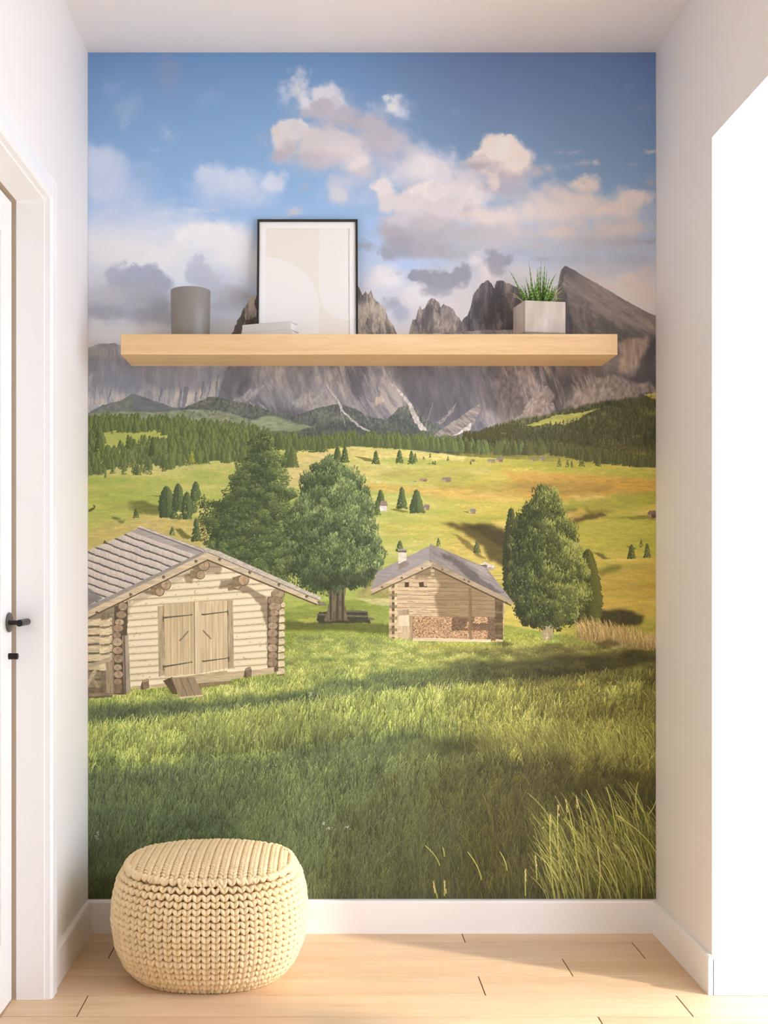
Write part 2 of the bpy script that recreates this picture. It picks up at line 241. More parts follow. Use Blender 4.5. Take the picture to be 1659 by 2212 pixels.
    def scree(P, w0, w1, col, seed, al=.9):
        for (xa, ya), (xb, yb), u in zip(P[:-1], P[1:], np.linspace(0, 1, len(P)-1)):
            w = w0+(w1-w0)*u; w2 = w0+(w1-w0)*min(1, u+1/(len(P)-1))
            poly([(xa-w, ya), (xa+w, ya), (xb+w2, yb), (xb-w2, yb)], col, 2.4, 5, seed, .28, 3, 5, al)
    poly([(1165, 880), (1195, 868), (1200, 888), (1180, 896)], '8A7B70', 3, 6, 3, .4, 4, 4, .9)
    poly([(660, 850), (690, 846), (700, 870), (730, 872), (720, 896), (700, 890), (660, 888), (632, 870)], 'ABA39C', 7, 12, 13, .35, 4, 8, .55, 2)
    poly([(808, 860), (826, 850), (830, 868), (812, 876)], 'C3AE97', 4, 6, 13, .3, 4, 8, .7, 1); poly([(500, 866), (540, 842), (560, 838), (575, 824), (560, 850), (530, 866)], 'A5A19F', 5, 9, 14, .35, 4, 6, .7, 1)
    for x in (520, 538, 556): scree([(x, 868), (x+16, 882), (x+26, 896)], 1, 4, 'B2ADA7', x, .6)
    # cliffs lit low on the left wall: dark clefts
    for x, y0, y1, w in [(350, 836, 868, 2), (403, 834, 880, 5), (392, 840, 876, 2), (440, 820, 862, 2), (455, 824, 860, 1.5), (425, 846, 866, 1.4), (472, 806, 842, 1.6), (240, 838, 862, 1.2)]:
        poly([(x-w, y0), (x+w, y0+3), (x+w*.5-6, y1), (x-w-6, y1)], '6F7078', 2, 6, x, .1, 4, 8, .8)

    # ------------------------------------------------ forested lower slopes
    def forest(P, ybot, pal, seed, sc=3.2, vy=6., al=1., rough=3., fade=0.):
        xs, yt = ridge(P, P[0][0], P[-1][0], rough, 6, seed)
        sy, sx, X, Y = region(xs[0], yt.min()-2, xs[-1], ybot)
        n = min(X.shape[1], len(yt)); X = X[:, :n]; Y = Y[:, :n]; sx = slice(sx.start, sx.start+n)
        a = ss(0, 1, Y-yt[None, :n])*al
        if fade: a = a*ss(0, fade, Y-yt[None, :n])
        t = .5+1.5*(fbm(X/sc, Y/vy, seed+3, 3, .6)-.5)+.9*(fbm(X/45, Y/18, seed+6, 3)-.5)
        blend((sy, sx), a, ramp(np.clip(t, 0, 1), *pal))
    fr_b = [(0, '4B504F'), (.4, '5B605B'), (.7, '686C62'), (1, '7B7E6B')]
    fr_c = [(0, '3C4040'), (.4, '4C524B'), (.7, '5B6052'), (1, '70735F')]
    fr_d = [(0, '2F2F20'), (.35, '414228'), (.65, '535233'), (1, '6E6A42')]
    poly([(189, 892), (222, 874), (258, 866), (286, 850), (330, 864), (372, 879), (420, 884), (420, 905), (189, 905)], '6B7172', 2, 9, 3, .12, 14, 6)
    poly([(189, 892), (222, 878), (258, 866), (284, 852), (290, 880), (284, 905), (189, 905)], '75786F', 2, 9, 3, .18, 8, 6, .9)
    forest([(390, 884), (425, 868), (450, 858), (475, 856), (500, 866), (540, 872), (600, 893), (640, 897), (690, 880), (730, 872), (770, 884), (800, 900), (835, 906), (862, 880), (890, 872), (915, 900), (950, 925), (1040, 930)], 975, fr_b, 12, 3.4, 5)
    forest([(560, 915), (640, 905), (720, 898), (800, 915), (860, 900), (940, 930), (1010, 946), (1060, 925), (1100, 905)], 985, fr_c, 16, 3, 6, .7, 3, 26)
    scree([(703, 828), (718, 850), (732, 868), (740, 888), (758, 905), (776, 920), (798, 932)], 2, 4, 'B9B1AB', 3)
    scree([(733, 880), (742, 905), (746, 920)], 1.2, 1, 'A9A29D', 4, .7); scree([(765, 868), (782, 888), (795, 905)], 1, 2, '9C9693', 5, .7)
    scree([(843, 826), (862, 846), (880, 866), (892, 890), (902, 912), (916, 930)], 2.4, 7, 'C0B5AC', 6)
    scree([(905, 915), (925, 905), (935, 870)], 1.5, 1, '98908A', 7, .6); scree([(925, 900), (918, 925)], 1, 1, 'A39A93', 7, .6)
    poly([(1034, 872), (1040, 880), (1016, 930), (980, 942), (930, 944), (968, 918)], '8F847C', 3, 7, 8, .35, 12, 3, .9, 0, -.6)
    poly([(1018, 914), (1016, 930), (976, 942)], 'CFC2B5', 3, 7, 9, .3, 6, 3, .85); poly([(965, 896), (985, 870), (978, 892), (950, 916), (938, 912)], '8E8580', 4, 7, 10, .4, 4, 4, .8)
    scree([(1182, 834), (1160, 858), (1142, 884), (1118, 905), (1100, 916)], 2, 6, '9B8A7B', 11, .8); scree([(1150, 860), (1130, 890)], 3, 4, 'A09081', 12, .7)
    poly([(189, 898), (210, 892), (270, 889), (340, 890), (420, 884), (480, 888), (520, 900), (560, 912), (560, 925), (189, 925)], '8B9074', 2, 9, 4, .25, 12, 4, .85)
    for _ in range(130):
        x = rng.uniform(360, 640); y = rng.uniform(880, 925); poly([(x-2.5, y), (x, y-7), (x+2.5, y)], '626B62', 1, 3, 3, 0, 1, 1, .7)
    poly([(540, 912), (566, 900), (590, 897), (625, 910), (655, 918), (678, 922), (640, 932), (560, 930)], '929A79', 3, 9, 6, .2, 12, 4, .8, 1)
    forest([(990, 950), (1040, 925), (1100, 905), (1160, 895), (1230, 880), (1300, 862), (1350, 858), (1400, 850), (1418, 852)], 1015, fr_d, 22, 3, 8, 1, 4, 8)
    poly([(1133, 919), (1165, 910), (1200, 897), (1245, 892), (1296, 883), (1262, 896), (1245, 908), (1222, 918), (1180, 916), (1150, 921)], 'A09C51', 3, 8, 4, .2, 14, 4, .95, 0)
    poly([(1390, 852), (1418, 848), (1418, 862), (1405, 860)], 'A8954A', 2, 5, 4, .15, 8, 4)
    poly([(1330, 975), (1380, 945), (1420, 920), (1420, 1000), (1330, 1000)], '2B2A1D', 8, 14, 6, .2, 4, 8, .55, 6)
    poly([(1080, 935), (1100, 933), (1095, 936), (1084, 937)], '8B8A5A', 1, 4, 2); 

    # ------------------------------------------------ meadows
    def meadow(P, ybot, pal, seed, sc=90., vy=14., al=1., rough=1., shear=0., dry=1.):
        xs, yt = ridge(P, P[0][0], P[-1][0], rough, 8, seed)
        sy, sx, X, Y = region(xs[0], yt.min()-2, xs[-1], ybot)
        n = min(X.shape[1], len(yt)); X = X[:, :n]; Y = Y[:, :n]; sx = slice(sx.start, sx.start+n)
        t = .5+dry*(1.3*(fbm(X/sc, (Y+shear*X)/vy, seed+3, 4)-.5))+.5*(fbm(X/5, Y/2.2, seed+6, 3)-.5)
        blend((sy, sx), ss(0, 1, Y-yt[None, :n])*al, ramp(np.clip(t, 0, 1), *pal))
    m_l = [(0, '9AA552'), (.45, 'ACB05D'), (.75, 'C2BB6C'), (1, 'D6CA86')]
    m_r = [(0, '8F8C3A'), (.4, 'A99D46'), (.7, 'BBA750'), (1, 'CDB566')]
    meadow([(189, 930), (420, 925), (520, 940), (640, 962), (720, 962), (860, 968), (1000, 985), (1120, 992), (1250, 1000), (1420, 1012)], 1460, m_l, 33)
    meadow([(900, 990), (1120, 992), (1250, 1000), (1420, 1012)], 1460, m_r, 36, al=.0)
    sy, sx, X, Y = region(640, 955, 1420, 1460)
    tt = np.clip(.5+1.3*(fbm(X/110, Y/13, 44, 4)-.5)+.4*(fbm(X/5, Y/2.2, 49, 3)-.5), 0, 1)
    blend((sy, sx), ss(820, 1080, X+.2*(Y-1100))*ss(955, 1010, Y), ramp(tt, *m_r))
    for P, col, al, sf in [
        ([(640, 965), (760, 962), (880, 974), (1010, 985), (1000, 996), (860, 990), (720, 990), (620, 1000)], 'D3C078', .8, 2),
        ([(620, 1000), (700, 975), (740, 985), (690, 1020), (640, 1050), (600, 1040)], 'D0BE80', .8, 3),
        ([(189, 1010), (300, 1002), (420, 1006), (500, 1000), (520, 1010), (330, 1022), (189, 1030)], 'CDBE7E', .55, 3),
        ([(640, 1010), (760, 1004), (900, 1014), (1060, 1010), (1060, 1024), (850, 1028), (700, 1030)], 'C6B56E', .7, 4),
        ([(860, 1015), (1000, 1012), (1040, 1035), (980, 1050), (900, 1040), (800, 1030)], '9C9645', .6, 6),
        ([(1080, 1018), (1200, 1022), (1418, 1036), (1418, 1062), (1330, 1068), (1230, 1080), (1170, 1090), (1110, 1070), (1060, 1062), (1120, 1044)], 'B68B42', .8, 4),
        ([(1090, 1042), (1210, 1040), (1330, 1052), (1290, 1066), (1200, 1070), (1120, 1062)], '94783A', .75, 4),
        ([(930, 1048), (1100, 1042), (1140, 1058), (1060, 1064), (960, 1064)], '9E8741', .6, 3),
        ([(780, 1040), (920, 1052), (1060, 1062), (1130, 1074), (1110, 1084), (1010, 1082), (880, 1066), (760, 1056)], 'C6A358', .75, 3),
        ([(1140, 1008), (1240, 1004), (1418, 1018), (1418, 1034), (1260, 1022), (1140, 1016)], 'A79F44', .7, 2),
        ([(1210, 1080), (1300, 1074), (1418, 1064), (1418, 1090), (1340, 1104), (1240, 1096)], '8F8C38', .7, 4),
        ([(1225, 1072), (1290, 1068), (1320, 1074), (1250, 1082)], 'C6AE6A', .7, 2),
        ([(1200, 1094), (1280, 1100), (1340, 1104), (1280, 1112), (1210, 1108)], '6A6428', .75, 3),
        ([(1215, 1122), (1250, 1108), (1300, 1108), (1310, 1114), (1262, 1126), (1228, 1133)], '534826', .9, 2),
        ([(1226, 1108), (1260, 1096), (1268, 1110), (1232, 1124)], 'B3964C', .8, 2),
        ([(1215, 1140), (1310, 1120), (1418, 1112), (1418, 1200), (1300, 1190), (1230, 1180)], 'A09B3F', .6, 6),
        ([(1000, 1150), (1090, 1120), (1100, 1180), (1060, 1235), (960, 1180)], 'BBA457', .8, 4),
        ([(820, 1130), (960, 1120), (1060, 1128), (1000, 1142), (900, 1160), (830, 1170)], 'B3A74E', .6, 6),
        ([(950, 1126), (1000, 1134), (1060, 1130), (1100, 1150), (1100, 1230), (1060, 1210), (1040, 1180), (1000, 1150), (975, 1140)], '4C4120', .9, 3),
        ([(990, 1128), (1040, 1134), (1096, 1155), (1090, 1190), (1050, 1160)], '3F371C', .8, 3),
        ([(972, 1150), (1010, 1168), (1050, 1205), (1030, 1200), (1000, 1176)], '5E5028', .7, 1),
        ([(189, 1150), (240, 1124), (300, 1110), (330, 1108), (400, 1118), (450, 1130), (500, 1180), (189, 1200)], 'BFAC68', .85, 2),
        ([(189, 1060), (300, 1050), (360, 1080), (330, 1110), (220, 1130), (189, 1140)], 'A3A950', .5, 8),
        ([(274, 1084), (310, 1082), (345, 1096), (352, 1112), (330, 1110), (300, 1108), (276, 1100)], '6A6B36', .85, 2),
        ([(240, 1117), (262, 1120), (274, 1124), (262, 1128), (246, 1124)], '5F6433', .9, 1),
        ([(240, 1090), (280, 1084), (290, 1104), (250, 1104)], '9C9852', .6, 4), ([(312, 1068), (346, 1068), (346, 1072)], '6F713B', .8, 0),
        ([(376, 1140), (396, 1146), (416, 1162), (405, 1166), (388, 1156)], '5E5B30', .85, 1), ([(418, 1116), (450, 1130), (450, 1144), (430, 1130)], '6A6736', .85, 1), ([(424, 1085), (446, 1092), (446, 1100), (428, 1094)], '73743C', .85, 1),
        ([(1240, 1420), (1418, 1420), (1418, 1340), (1340, 1330), (1270, 1330)], '8C8335', .6, 5),
        ([(1290, 1230), (1418, 1210), (1418, 1300), (1290, 1300)], 'B28F40', .55, 8), ([(1290, 1300), (1350, 1290), (1418, 1310), (1418, 1330), (1300, 1322)], 'B49443', .7, 3),
        ([(1300, 1270), (1418, 1262), (1418, 1272), (1300, 1280)], '9C7F36', .5, 2), ([(1280, 1190), (1305, 1200), (1320, 1208), (1300, 1206)], '5B5428', .85, 1), ([(1284, 1236), (1330, 1216), (1350, 1224), (1300, 1246)], '6F6A2E', .8, 3),
        ([(1350, 1176), (1376, 1186), (1366, 1188)], '5B5428', .8, 0), ([(1290, 1120), (1320, 1114), (1400, 1120)], '8A8434', .6, 1), ([(1340, 1118), (1412, 1112), (1412, 1120), (1350, 1121)], '6E6C2E', .8, 1)]:
        poly(P, col, 5, 14, len(P)*7+P[0][0] % 13, .14, 16, 4, al, sf)
    for y, x0, x1, col in [(1150, 760, 900, 'C9B873'), (1120, 189, 320, 'B9B667'), (1042, 640, 780, 'CDBD80'), (1090, 640, 760, 'B9A95C')]:
        poly([(x0, y), (x1, y+4), (x1, y+7), (x0, y+5)], col, 3, 12, x0, .1, 14, 3, .6, 1)
    # small strokes of turf over the far fields
    n = 26000; x = rng.uniform(189, 1418, n); y = rng.uniform(965, 1360, n)
    ii = ((y-MY0)*S).astype(int); jj = ((x-MX0)*S).astype(int); k = C[np.clip(ii, 0, H-1), np.clip(jj, 0, W-1)]*rng.uniform(.88, 1.1, (n, 1)).astype(f32)
    strokes(x, y, x+rng.uniform(2, 7, n), y+rng.uniform(-.4, .4, n), 0, .5, k, k)
    poly([(190, 1100), (202, 1096), (200, 1090), (206, 1092), (204, 1100), (192, 1106)], '5F5B33', 1, 4, 3)

    # ------------------------------------------------ conifers
    def conifer(x, yb, h, w, dk, lt, n=None, seed=0, spread=1., lean=0., jag=.25, ell=None, flat=0.):
        """crown of drooping twig dabs, darker on the left, catching light on the right"""
        n = n or int(max(26, h*w*.55)); r = np.random.default_rng(int(seed+x*7+yb))
        t = np.sort(r.random(n)**.8)[::-1] if False else r.random(n)
        if ell: prof = np.interp(t, [p[0] for p in ell], [p[1] for p in ell])
        else: prof = (1-t)**.85*.92+.06
        layer = 1-jag*np.abs(((t*h/max(4., w*.34)) % 1)-.4)
        u = r.uniform(-1, 1, n); hw = w/2*prof*layer
        cx = x+lean*t*h+u*hw; cy = yb-t*h*.985
        sz = np.clip(w*.09, .9, 5.)*(.7+.6*r.random(n))
        lit = np.clip(.42+.34*u+.26*(r.random(n)-.5)+.12*(t-.5)-.25*(np.abs(u) < .15), 0, 1)
        o = np.argsort(lit+r.random(n)*.5)
        cx, cy, sz, lit, u = cx[o], cy[o], sz[o], lit[o], u[o]
        k = mixc(c(dk), c(lt), lit.astype(f32))
        strokes(cx, cy, cx+u*sz*1.3*spread, cy+sz*(.9-flat), 0, sz*.75, k, k*.9, .5)
        # spire
        strokes([x+lean*h], [yb-h*.9], [x+lean*h], [yb-h-1], 0, max(.8, w*.06), c(dk)[None, :]*1.1, c(lt)[None, :]*.9)
    r = np.random.default_rng(40)
    hs = []
    for _ in range(900):
        x = r.uniform(1000, 1420); lo = np.interp(x, [1000, 1100, 1200, 1300, 1420], [950, 960, 975, 985, 1000]); hi = np.interp(x, [1000, 1100, 1160, 1230, 1300, 1420], [950, 918, 905, 890, 872, 862])
        y = r.uniform(min(hi+6, lo-2), lo)
        if 1125 < x < 1300 and abs(y-np.interp(x, [1133, 1200, 1296], [922, 908, 890])) < 16: continue
        hs.append((x, y))
    for x, y in sorted(hs, key=lambda p: p[1]):
        h = r.uniform(11, 19); conifer(x, y, h, h*.5, '36351F', '67633A', 30, r.integers(9999))
    # wood on the left
    band = []
    for _ in range(330):
        xx = rng.uniform(186, 640); top = np.interp(xx, [189, 250, 300, 400, 480, 640], [905, 905, 908, 912, 925, 948])
        yy = top+rng.uniform(10, 30)
        band.append((xx, yy, rng.uniform(18, 30)))
    for _ in range(420):
        xx = rng.uniform(330, 560); lo = np.interp(xx, [330, 360, 420, 500, 560], [1000, 1016, 1004, 1000, 1000]); hi = np.interp(xx, [330, 360, 400, 440, 560], [985, 955, 930, 925, 935])
        band.append((xx, rng.uniform(hi+6, lo), rng.uniform(20, 32)))
    for _ in range(90):
        xx = rng.uniform(240, 350); band.append((xx, rng.uniform(960, 1000)+(345-xx)*.1, rng.uniform(16, 28)))
    for _ in range(70):
        xx = rng.uniform(186, 250); band.append((xx, rng.uniform(985, 1030)-(xx-186)*.12, rng.uniform(18, 30)))
    for _ in range(26):
        xx = rng.uniform(262, 330); band.append((xx, rng.uniform(1000, 1026), rng.uniform(14, 26)))
    for _ in range(22):
        xx = rng.uniform(186, 225); band.append((xx, rng.uniform(945, 970), rng.uniform(20, 32)))
    band = [b for b in band if not (225 < b[0] < 345 and 936 < b[1] < 958) and not (228 < b[0] < 258 and 955 < b[1] < 985)]
    for xx, yy, hh in sorted(band, key=lambda b: b[1]):
        v = rng.random()
        conifer(xx, yy, hh, hh*rng.uniform(.5, .68), ['4A5834', '505E39', '465434'][int(v*3)], ['838F50', '7D8A4E', '8E9752'][int(rng.random()*3)], None, rng.integers(9999))
    conifer(414, 1000, 26, 13, '7F8438', 'B7B24B'); 
    for xx, yy, hh, ww in [(277, 965, 26, 13), (289, 966, 18, 9), (300, 964, 14, 8), (242, 937, 12, 6), (228, 1032, 8, 6), (213, 975, 32, 18), (213, 945, 24, 14), (331, 985, 42, 20), (354, 1018, 22, 9)]:
        conifer(xx, yy, hh, ww, '3C472B', '7F8B4C')
    # belt of trees across the middle
    belt = []
    for _ in range(330):
        xx = rng.uniform(600, 1200); yb = np.interp(xx, [600, 660, 760, 900, 1000, 1100, 1200], [968, 976, 964, 972, 978, 984, 984]); belt.append((xx, yb-rng.uniform(0, 9), rng.uniform(17, 30)))
    for _ in range(190):
        xx = rng.uniform(1200, 1420); yb = np.interp(xx, [1200, 1280, 1340, 1420], [984, 1000, 1006, 1012]); belt.append((xx, yb-rng.uniform(0, 10), rng.uniform(14, 26)))
    for xx in (622, 632, 676, 690, 700): belt.append((xx, 1008 if xx < 640 else 976, 44 if xx < 640 else 30))
    for xx, yy, hh in sorted(belt, key=lambda b: b[1]):
        tr = min(1, max(0, (xx-900)/300))
        dk = ['4C5836', '42442A'][int(rng.random() < tr)]; lt = ['7F8A4C', '6C6937'][int(rng.random() < tr)]
        conifer(xx, yy, hh, hh*.58, dk, lt, None, rng.integers(9999))
    # single trees in the fields
    for xx, yy, hh, ww in [(729, 998, 34, 20), (745, 998, 34, 18), (812, 1002, 28, 17), (863, 1000, 28, 17), (889, 1002, 28, 15), (897, 998, 18, 10), (915, 994, 7, 5), (929, 988, 8, 5), (935, 1003, 6, 4), (940, 1004, 8, 5), (968, 995, 9, 6), (1017, 1003, 6, 4), (1208, 1008, 18, 10), (1226, 1009, 16, 8), (1235, 1010, 14, 7), (1256, 1007, 24, 13), (1292, 985+22, 20, 13),
                           (798, 1110, 44, 20), (822, 1092, 34, 22), (814, 1112, 32, 16), (868, 1098, 46, 22), (900, 1106, 48, 32), (864, 1190, 22, 18), (947, 1180, 18, 10), (1030, 1194, 26, 16), (1364, 1206, 30, 18), (1398, 1204, 30, 16), (1385, 1182, 16, 8),
                           (294, 1118, 20, 13), (372, 1156, 18, 12), (227, 1182, 14, 14), (424, 1168, 48, 21), (441, 1078, 10, 8), (436, 1078, 6, 4)]:
        conifer(xx, yy, hh, ww, '39452B', '75834A' if xx < 950 else '7A7635')
    for P in [[(764, 985), (800, 990), (806, 997), (790, 996)], [(840, 1100), (858, 1098), (884, 1106), (870, 1107)], [(700, 985), (720, 994), (714, 998)], [(998, 1105), (1012, 1104), (1012, 1109)], [(920, 1002), (930, 1000), (930, 1003)]]:
        poly(P, '6E6B34', 1, 4, 3, 0, 1, 1, .85, 0)
    for xx, yy, hh, ww in [(360, 1116, 66, 32), (385, 1104, 60, 24), (423, 1082, 42, 20), (418, 1108, 50, 16), (404, 1120, 58, 22), (376, 1120, 16, 18), (390, 1122, 12, 12)]:
        conifer(xx, yy, hh, ww, '3A462E', '76864F', None, 5, ell=[(0, .7), (.25, 1), (.6, .85), (.85, .5), (1, .12)])
    # small huts in the fields
    def hut(x, y, w, h, wall='8A6F52', roof='7D726A', lit='BCA684'):
        poly([(x-w*.42, y), (x-w*.42, y-h*.55), (x+w*.42, y-h*.55), (x+w*.42, y)], wall, 0, 1, 1, .15, 2, 3)
        poly([(x-w*.42, y), (x-w*.42, y-h*.55), (x-w*.05, y-h*.8), (x-w*.05, y)], lit, 0, 1, 1, .15, 2, 3, .5)
        poly([(x-w*.55, y-h*.5), (x-w*.3, y-h), (x+w*.4, y-h), (x+w*.55, y-h*.5)], roof, 0, 1, 1, .15, 4, 2)
    for a in [(1061, 1000, 18, 8, '8F7B53', '807A5E'), (1079, 998, 16, 10, '7A5F48'), (1151, 996, 12, 6), (1170, 995, 14, 8), (914, 1040, 19, 7, '7D6349', '9C7F68'), (964, 1041, 22, 10), (1021, 1110, 14, 11), (828, 1104, 17, 22, 'CFC8BE', '8E7B6D', 'E0DAD0'), (921, 1102, 14, 12), (1408, 1119, 20, 16, '5C4632', '6F5B4C'), (895, 1041, 8, 2, '4F6A86', '6E8297'), (1021, 997, 10, 5, '6A5A3C')]:
        hut(*a)
    poly([(1030, 1226), (1048, 1214), (1070, 1222), (1066, 1232), (1040, 1232)], '9A8A74', 1, 3, 2, .3, 3, 3); poly([(1034, 1222), (1046, 1213), (1070, 1223), (1064, 1226)], 'C3B7A4', 1, 3, 2, .3, 3, 3); poly([(1036, 1220), (1052, 1220), (1050, 1226)], '5F5546', 1, 3, 2)

    # ------------------------------------------------ ground nearer by
    meadow([(189, 1330), (300, 1310), (600, 1290), (640, 1286), (700, 1290), (760, 1282), (840, 1290), (860, 1340), (1000, 1350), (1100, 1350), (1160, 1362), (1230, 1372), (1300, 1385), (1420, 1398)], 1946, [(0, '75843A'), (.45, '869241'), (.75, '98A04C'), (1, 'ABAD5B')], 55, 40, 7)
    poly([(600, 1320), (700, 1300), (840, 1290), (840, 1268), (720, 1268), (620, 1280)], 'A3AC57', 4, 10, 3, .15, 14, 4, .9, 2)
    poly([(616, 1342), (690, 1338), (720, 1345), (842, 1346), (842, 1372), (760, 1362), (616, 1360)], '5D612D', 3, 8, 5, .15, 6, 3, .9, 2)
    poly([(640, 1338), (690, 1334), (700, 1340), (660, 1346)], 'A9A956', 2, 7, 5, .15, 6, 3, .9, 1)
    poly([(768, 1292), (842, 1292), (842, 1310), (800, 1304)], 'C9BB84', 2, 7, 5, .15, 10, 3, .8, 1); poly([(775, 1312), (840, 1320), (842, 1350), (770, 1340)], '8C9647', 3, 7, 5, .15, 6, 3, .9, 1)
    poly([(800, 1246), (842, 1246), (842, 1292), (770, 1290)], '9A9058', 4, 8, 8, .2, 5, 5, .9, 1)
    # bench in the shade of the pine
    poly([(683, 1338), (690, 1322), (760, 1318), (792, 1320), (800, 1345), (690, 1347)], '40402A', 2, 6, 2, .2, 5, 4)
    for y, x0, x1 in [(1318, 735, 792), (1328, 738, 796), (1325, 684, 706), (1334, 794, 808)]:
        poly([(x0, y), (x1, y+1), (x1, y+5), (x0, y+4)], '6D6356', .6, 4, x0, .25, 8, 2)

    # ------------------------------------------------ the two large trees behind the left hut, and the right pine
    def bigtree(outline, n, dk, lt, hi, sz, seed, tuft='droop', lightx=.35):
        r = np.random.default_rng(seed)
        ys = np.array([p[0] for p in outline]); xl = np.array([p[1] for p in outline]); xr = np.array([p[2] for p in outline])
        # boughs: clusters of dabs
        nb = n//60
        by = r.uniform(ys[0], ys[-1], nb*2); wdt = np.interp(by, ys, xr-xl)
        keep = r.random(nb*2) < wdt/wdt.max(); by = by[keep]
        u = r.uniform(-1, 1, len(by)); cx0 = np.interp(by, ys, (xl+xr)/2); hw = np.interp(by, ys, (xr-xl)/2)
        bx = cx0+u*hw*r.uniform(.88, 1.06, len(by))
        o = np.argsort(-np.abs(u)*.8+r.random(len(by))*.9+by*0.002)
        bx, by, u = bx[o], by[o], u[o]
        P = []
        rad = sz*3.0
        for k in range(len(bx)):
            m = 62; sc_ = r.uniform(.65, 1.45)
            a = r.uniform(0, 2*np.pi, m); q = np.sqrt(r.random(m))*rad*sc_
            px = bx[k]+np.cos(a)*q*(1.0 if tuft == 'up' else 1.25); py = by[k]+np.sin(a)*q*(1.2 if tuft == 'up' else .8)
            lum = .36+lightx*u[k]*.6-.24*(py-by[k])/rad+.34*lightx*(px-bx[k])/rad+.5*(r.random(m)-.5)+.5*(r.random()-.5)
            oo = np.argsort(lum+.3*r.random(m))
            P.append(np.stack([px[oo], py[oo], lum[oo], (px-bx[k])[oo]], 1))
        P = np.concatenate(P)
        lum = np.clip(P[:, 2], 0, 1).astype(f32)
        col = np.where((lum < .6)[:, None], mixc(c(dk), c(lt), lum/.6), mixc(c(lt), c(hi), (lum-.6)/.4)).astype(f32)
        if tuft == 'up':
            dx = r.uniform(-.6, .6, len(P))*sz; dy = -sz*r.uniform(.7, 1.5, len(P))
        else:
            dx = np.sign(P[:, 3])*sz*r.uniform(.3, 1.2, len(P)); dy = sz*r.uniform(-.1, .9, len(P))
        strokes(P[:, 0], P[:, 1], P[:, 0]+dx, P[:, 1]+dy, 0, sz*.42, col, col*1.06, .3)
    # dark inner mass first so no field shows through
    def mass(outline, col, sh=.86, seed=4):
        L = [(l+(r-l)*(1-sh)/2, y) for y, l, r in outline]; R = [(r-(r-l)*(1-sh)/2, y) for y, l, r in outline][::-1]
        poly(L+R, col, 9, 14, seed, .25, 7, 7)
    spruce = [(932, 566, 572), (945, 556, 580), (960, 545, 586), (985, 532, 600), (1010, 512, 612), (1025, 498, 612), (1050, 500, 622), (1058, 480, 625), (1075, 500, 640), (1085, 445, 632), (1110, 445, 640), (1130, 440, 640), (1150, 452, 640), (1175, 446, 640), (1200, 450, 640), (1235, 470, 640), (1262, 480, 640)]
    mass(spruce, '414C2E', .8)
    bigtree(spruce, 19000, '313B25', '5E6C3F', '929D5A', 3.4, 3, 'droop', .22)
    poly([(704, 1262), (748, 1262), (744, 1300), (752, 1340), (700, 1342), (712, 1300)], '6A5F49', 2, 6, 4, .3, 3, 14)
    for x in (714, 728, 740): strokes([x], [1340], [x+rng.uniform(-3, 3)], [1255], 0, 4, c('4C4534')[None, :], c('3F3D2A')[None, :], .8)
    pine = [(998, 700, 720), (1010, 682, 752), (1030, 664, 770), (1050, 655, 782), (1075, 642, 795), (1100, 632, 800), (1130, 628, 806), (1160, 622, 814), (1190, 618, 826), (1215, 620, 824), (1240, 632, 815), (1258, 655, 800), (1272, 670, 770)]
    mass(pine, '3E4A2D', .9)
    bigtree(pine, 20000, '323D24', '65744A', 'A8B36C', 4.0, 5, 'up', .2)
    poly([(655, 1246), (815, 1226), (800, 1262), (700, 1276)], '2E3521', 7, 10, 4, .2, 6, 6, .55, 4)
    poly([(1170, 1340), (1178, 1340), (1180, 1384), (1170, 1384)], '9A8A66', 1, 5, 4, .3, 3, 14); poly([(1180, 1345), (1187, 1345), (1188, 1382), (1179, 1382)], 'A3936E', 1, 5, 5, .3, 3, 14); poly([(1188, 1348), (1196, 1348), (1194, 1382), (1187, 1382)], '94835F', 1, 5, 6, .3, 3, 14)
    poly([(1250, 1350), (1300, 1318), (1350, 1316), (1392, 1330), (1384, 1350), (1300, 1356), (1250, 1366)], '3A341C', 4, 9, 6, .25, 5, 5, .95, 3)
    conifer(1270, 1345, 160, 54, '2E3219', '6C6A30', 4200, 7, ell=[(0, .8), (.3, 1), (.6, .8), (.9, .3), (1, .06)])
    rp = [(1050, 1170, 1180), (1062, 1160, 1192), (1080, 1148, 1206), (1105, 1128, 1222), (1130, 1108, 1232), (1155, 1100, 1240), (1185, 1096, 1250), (1215, 1094, 1260), (1245, 1096, 1268), (1275, 1098, 1270), (1300, 1108, 1268), (1325, 1110, 1260), (1342, 1126, 1246), (1352, 1150, 1230)]
    conifer(1104, 1300, 205, 34, '2C301A', '5A5A2C', 2600, 9, ell=[(0, .8), (.5, 1), (.8, .6), (1, .06)])
    mass(rp, '363B1E', .92)
    bigtree(rp, 21000, '262A15', '565B2D', '9A994E', 3.8, 8, 'up', .42)

    # ------------------------------------------------ foreground turf: broad tones, then blades
    sy, sx, X, Y = region(189, 1350, 1420, 1950)
    base = C[sy, sx].copy()
    # tone map: 0 deep shade .. 1 sunlit
    ybnd = np.interp(X[0], [189, 300, 420, 560, 700, 850, 1000, 1150, 1420], [1530, 1524, 1518, 1506, 1480, 1452, 1436, 1420, 1405]).astype(f32)   # upper edge of the first shade band
    yb2 = np.interp(X[0], [189, 300, 450, 600, 750, 900, 1050, 1250, 1420], [1572, 1566, 1556, 1540, 1522, 1500, 1482, 1455, 1430]).astype(f32)    # tall grass catching sun begins
    yb3 = np.interp(X[0], [189, 300, 450, 600, 700, 780, 900, 1000, 1100, 1250, 1420], [1668, 1672, 1650, 1632, 1612, 1592, 1590, 1590, 1640, 1660, 1668]).astype(f32)  # and ends
    w = 26*(fbm(X/45, Y/16, 4, 4)-.5)
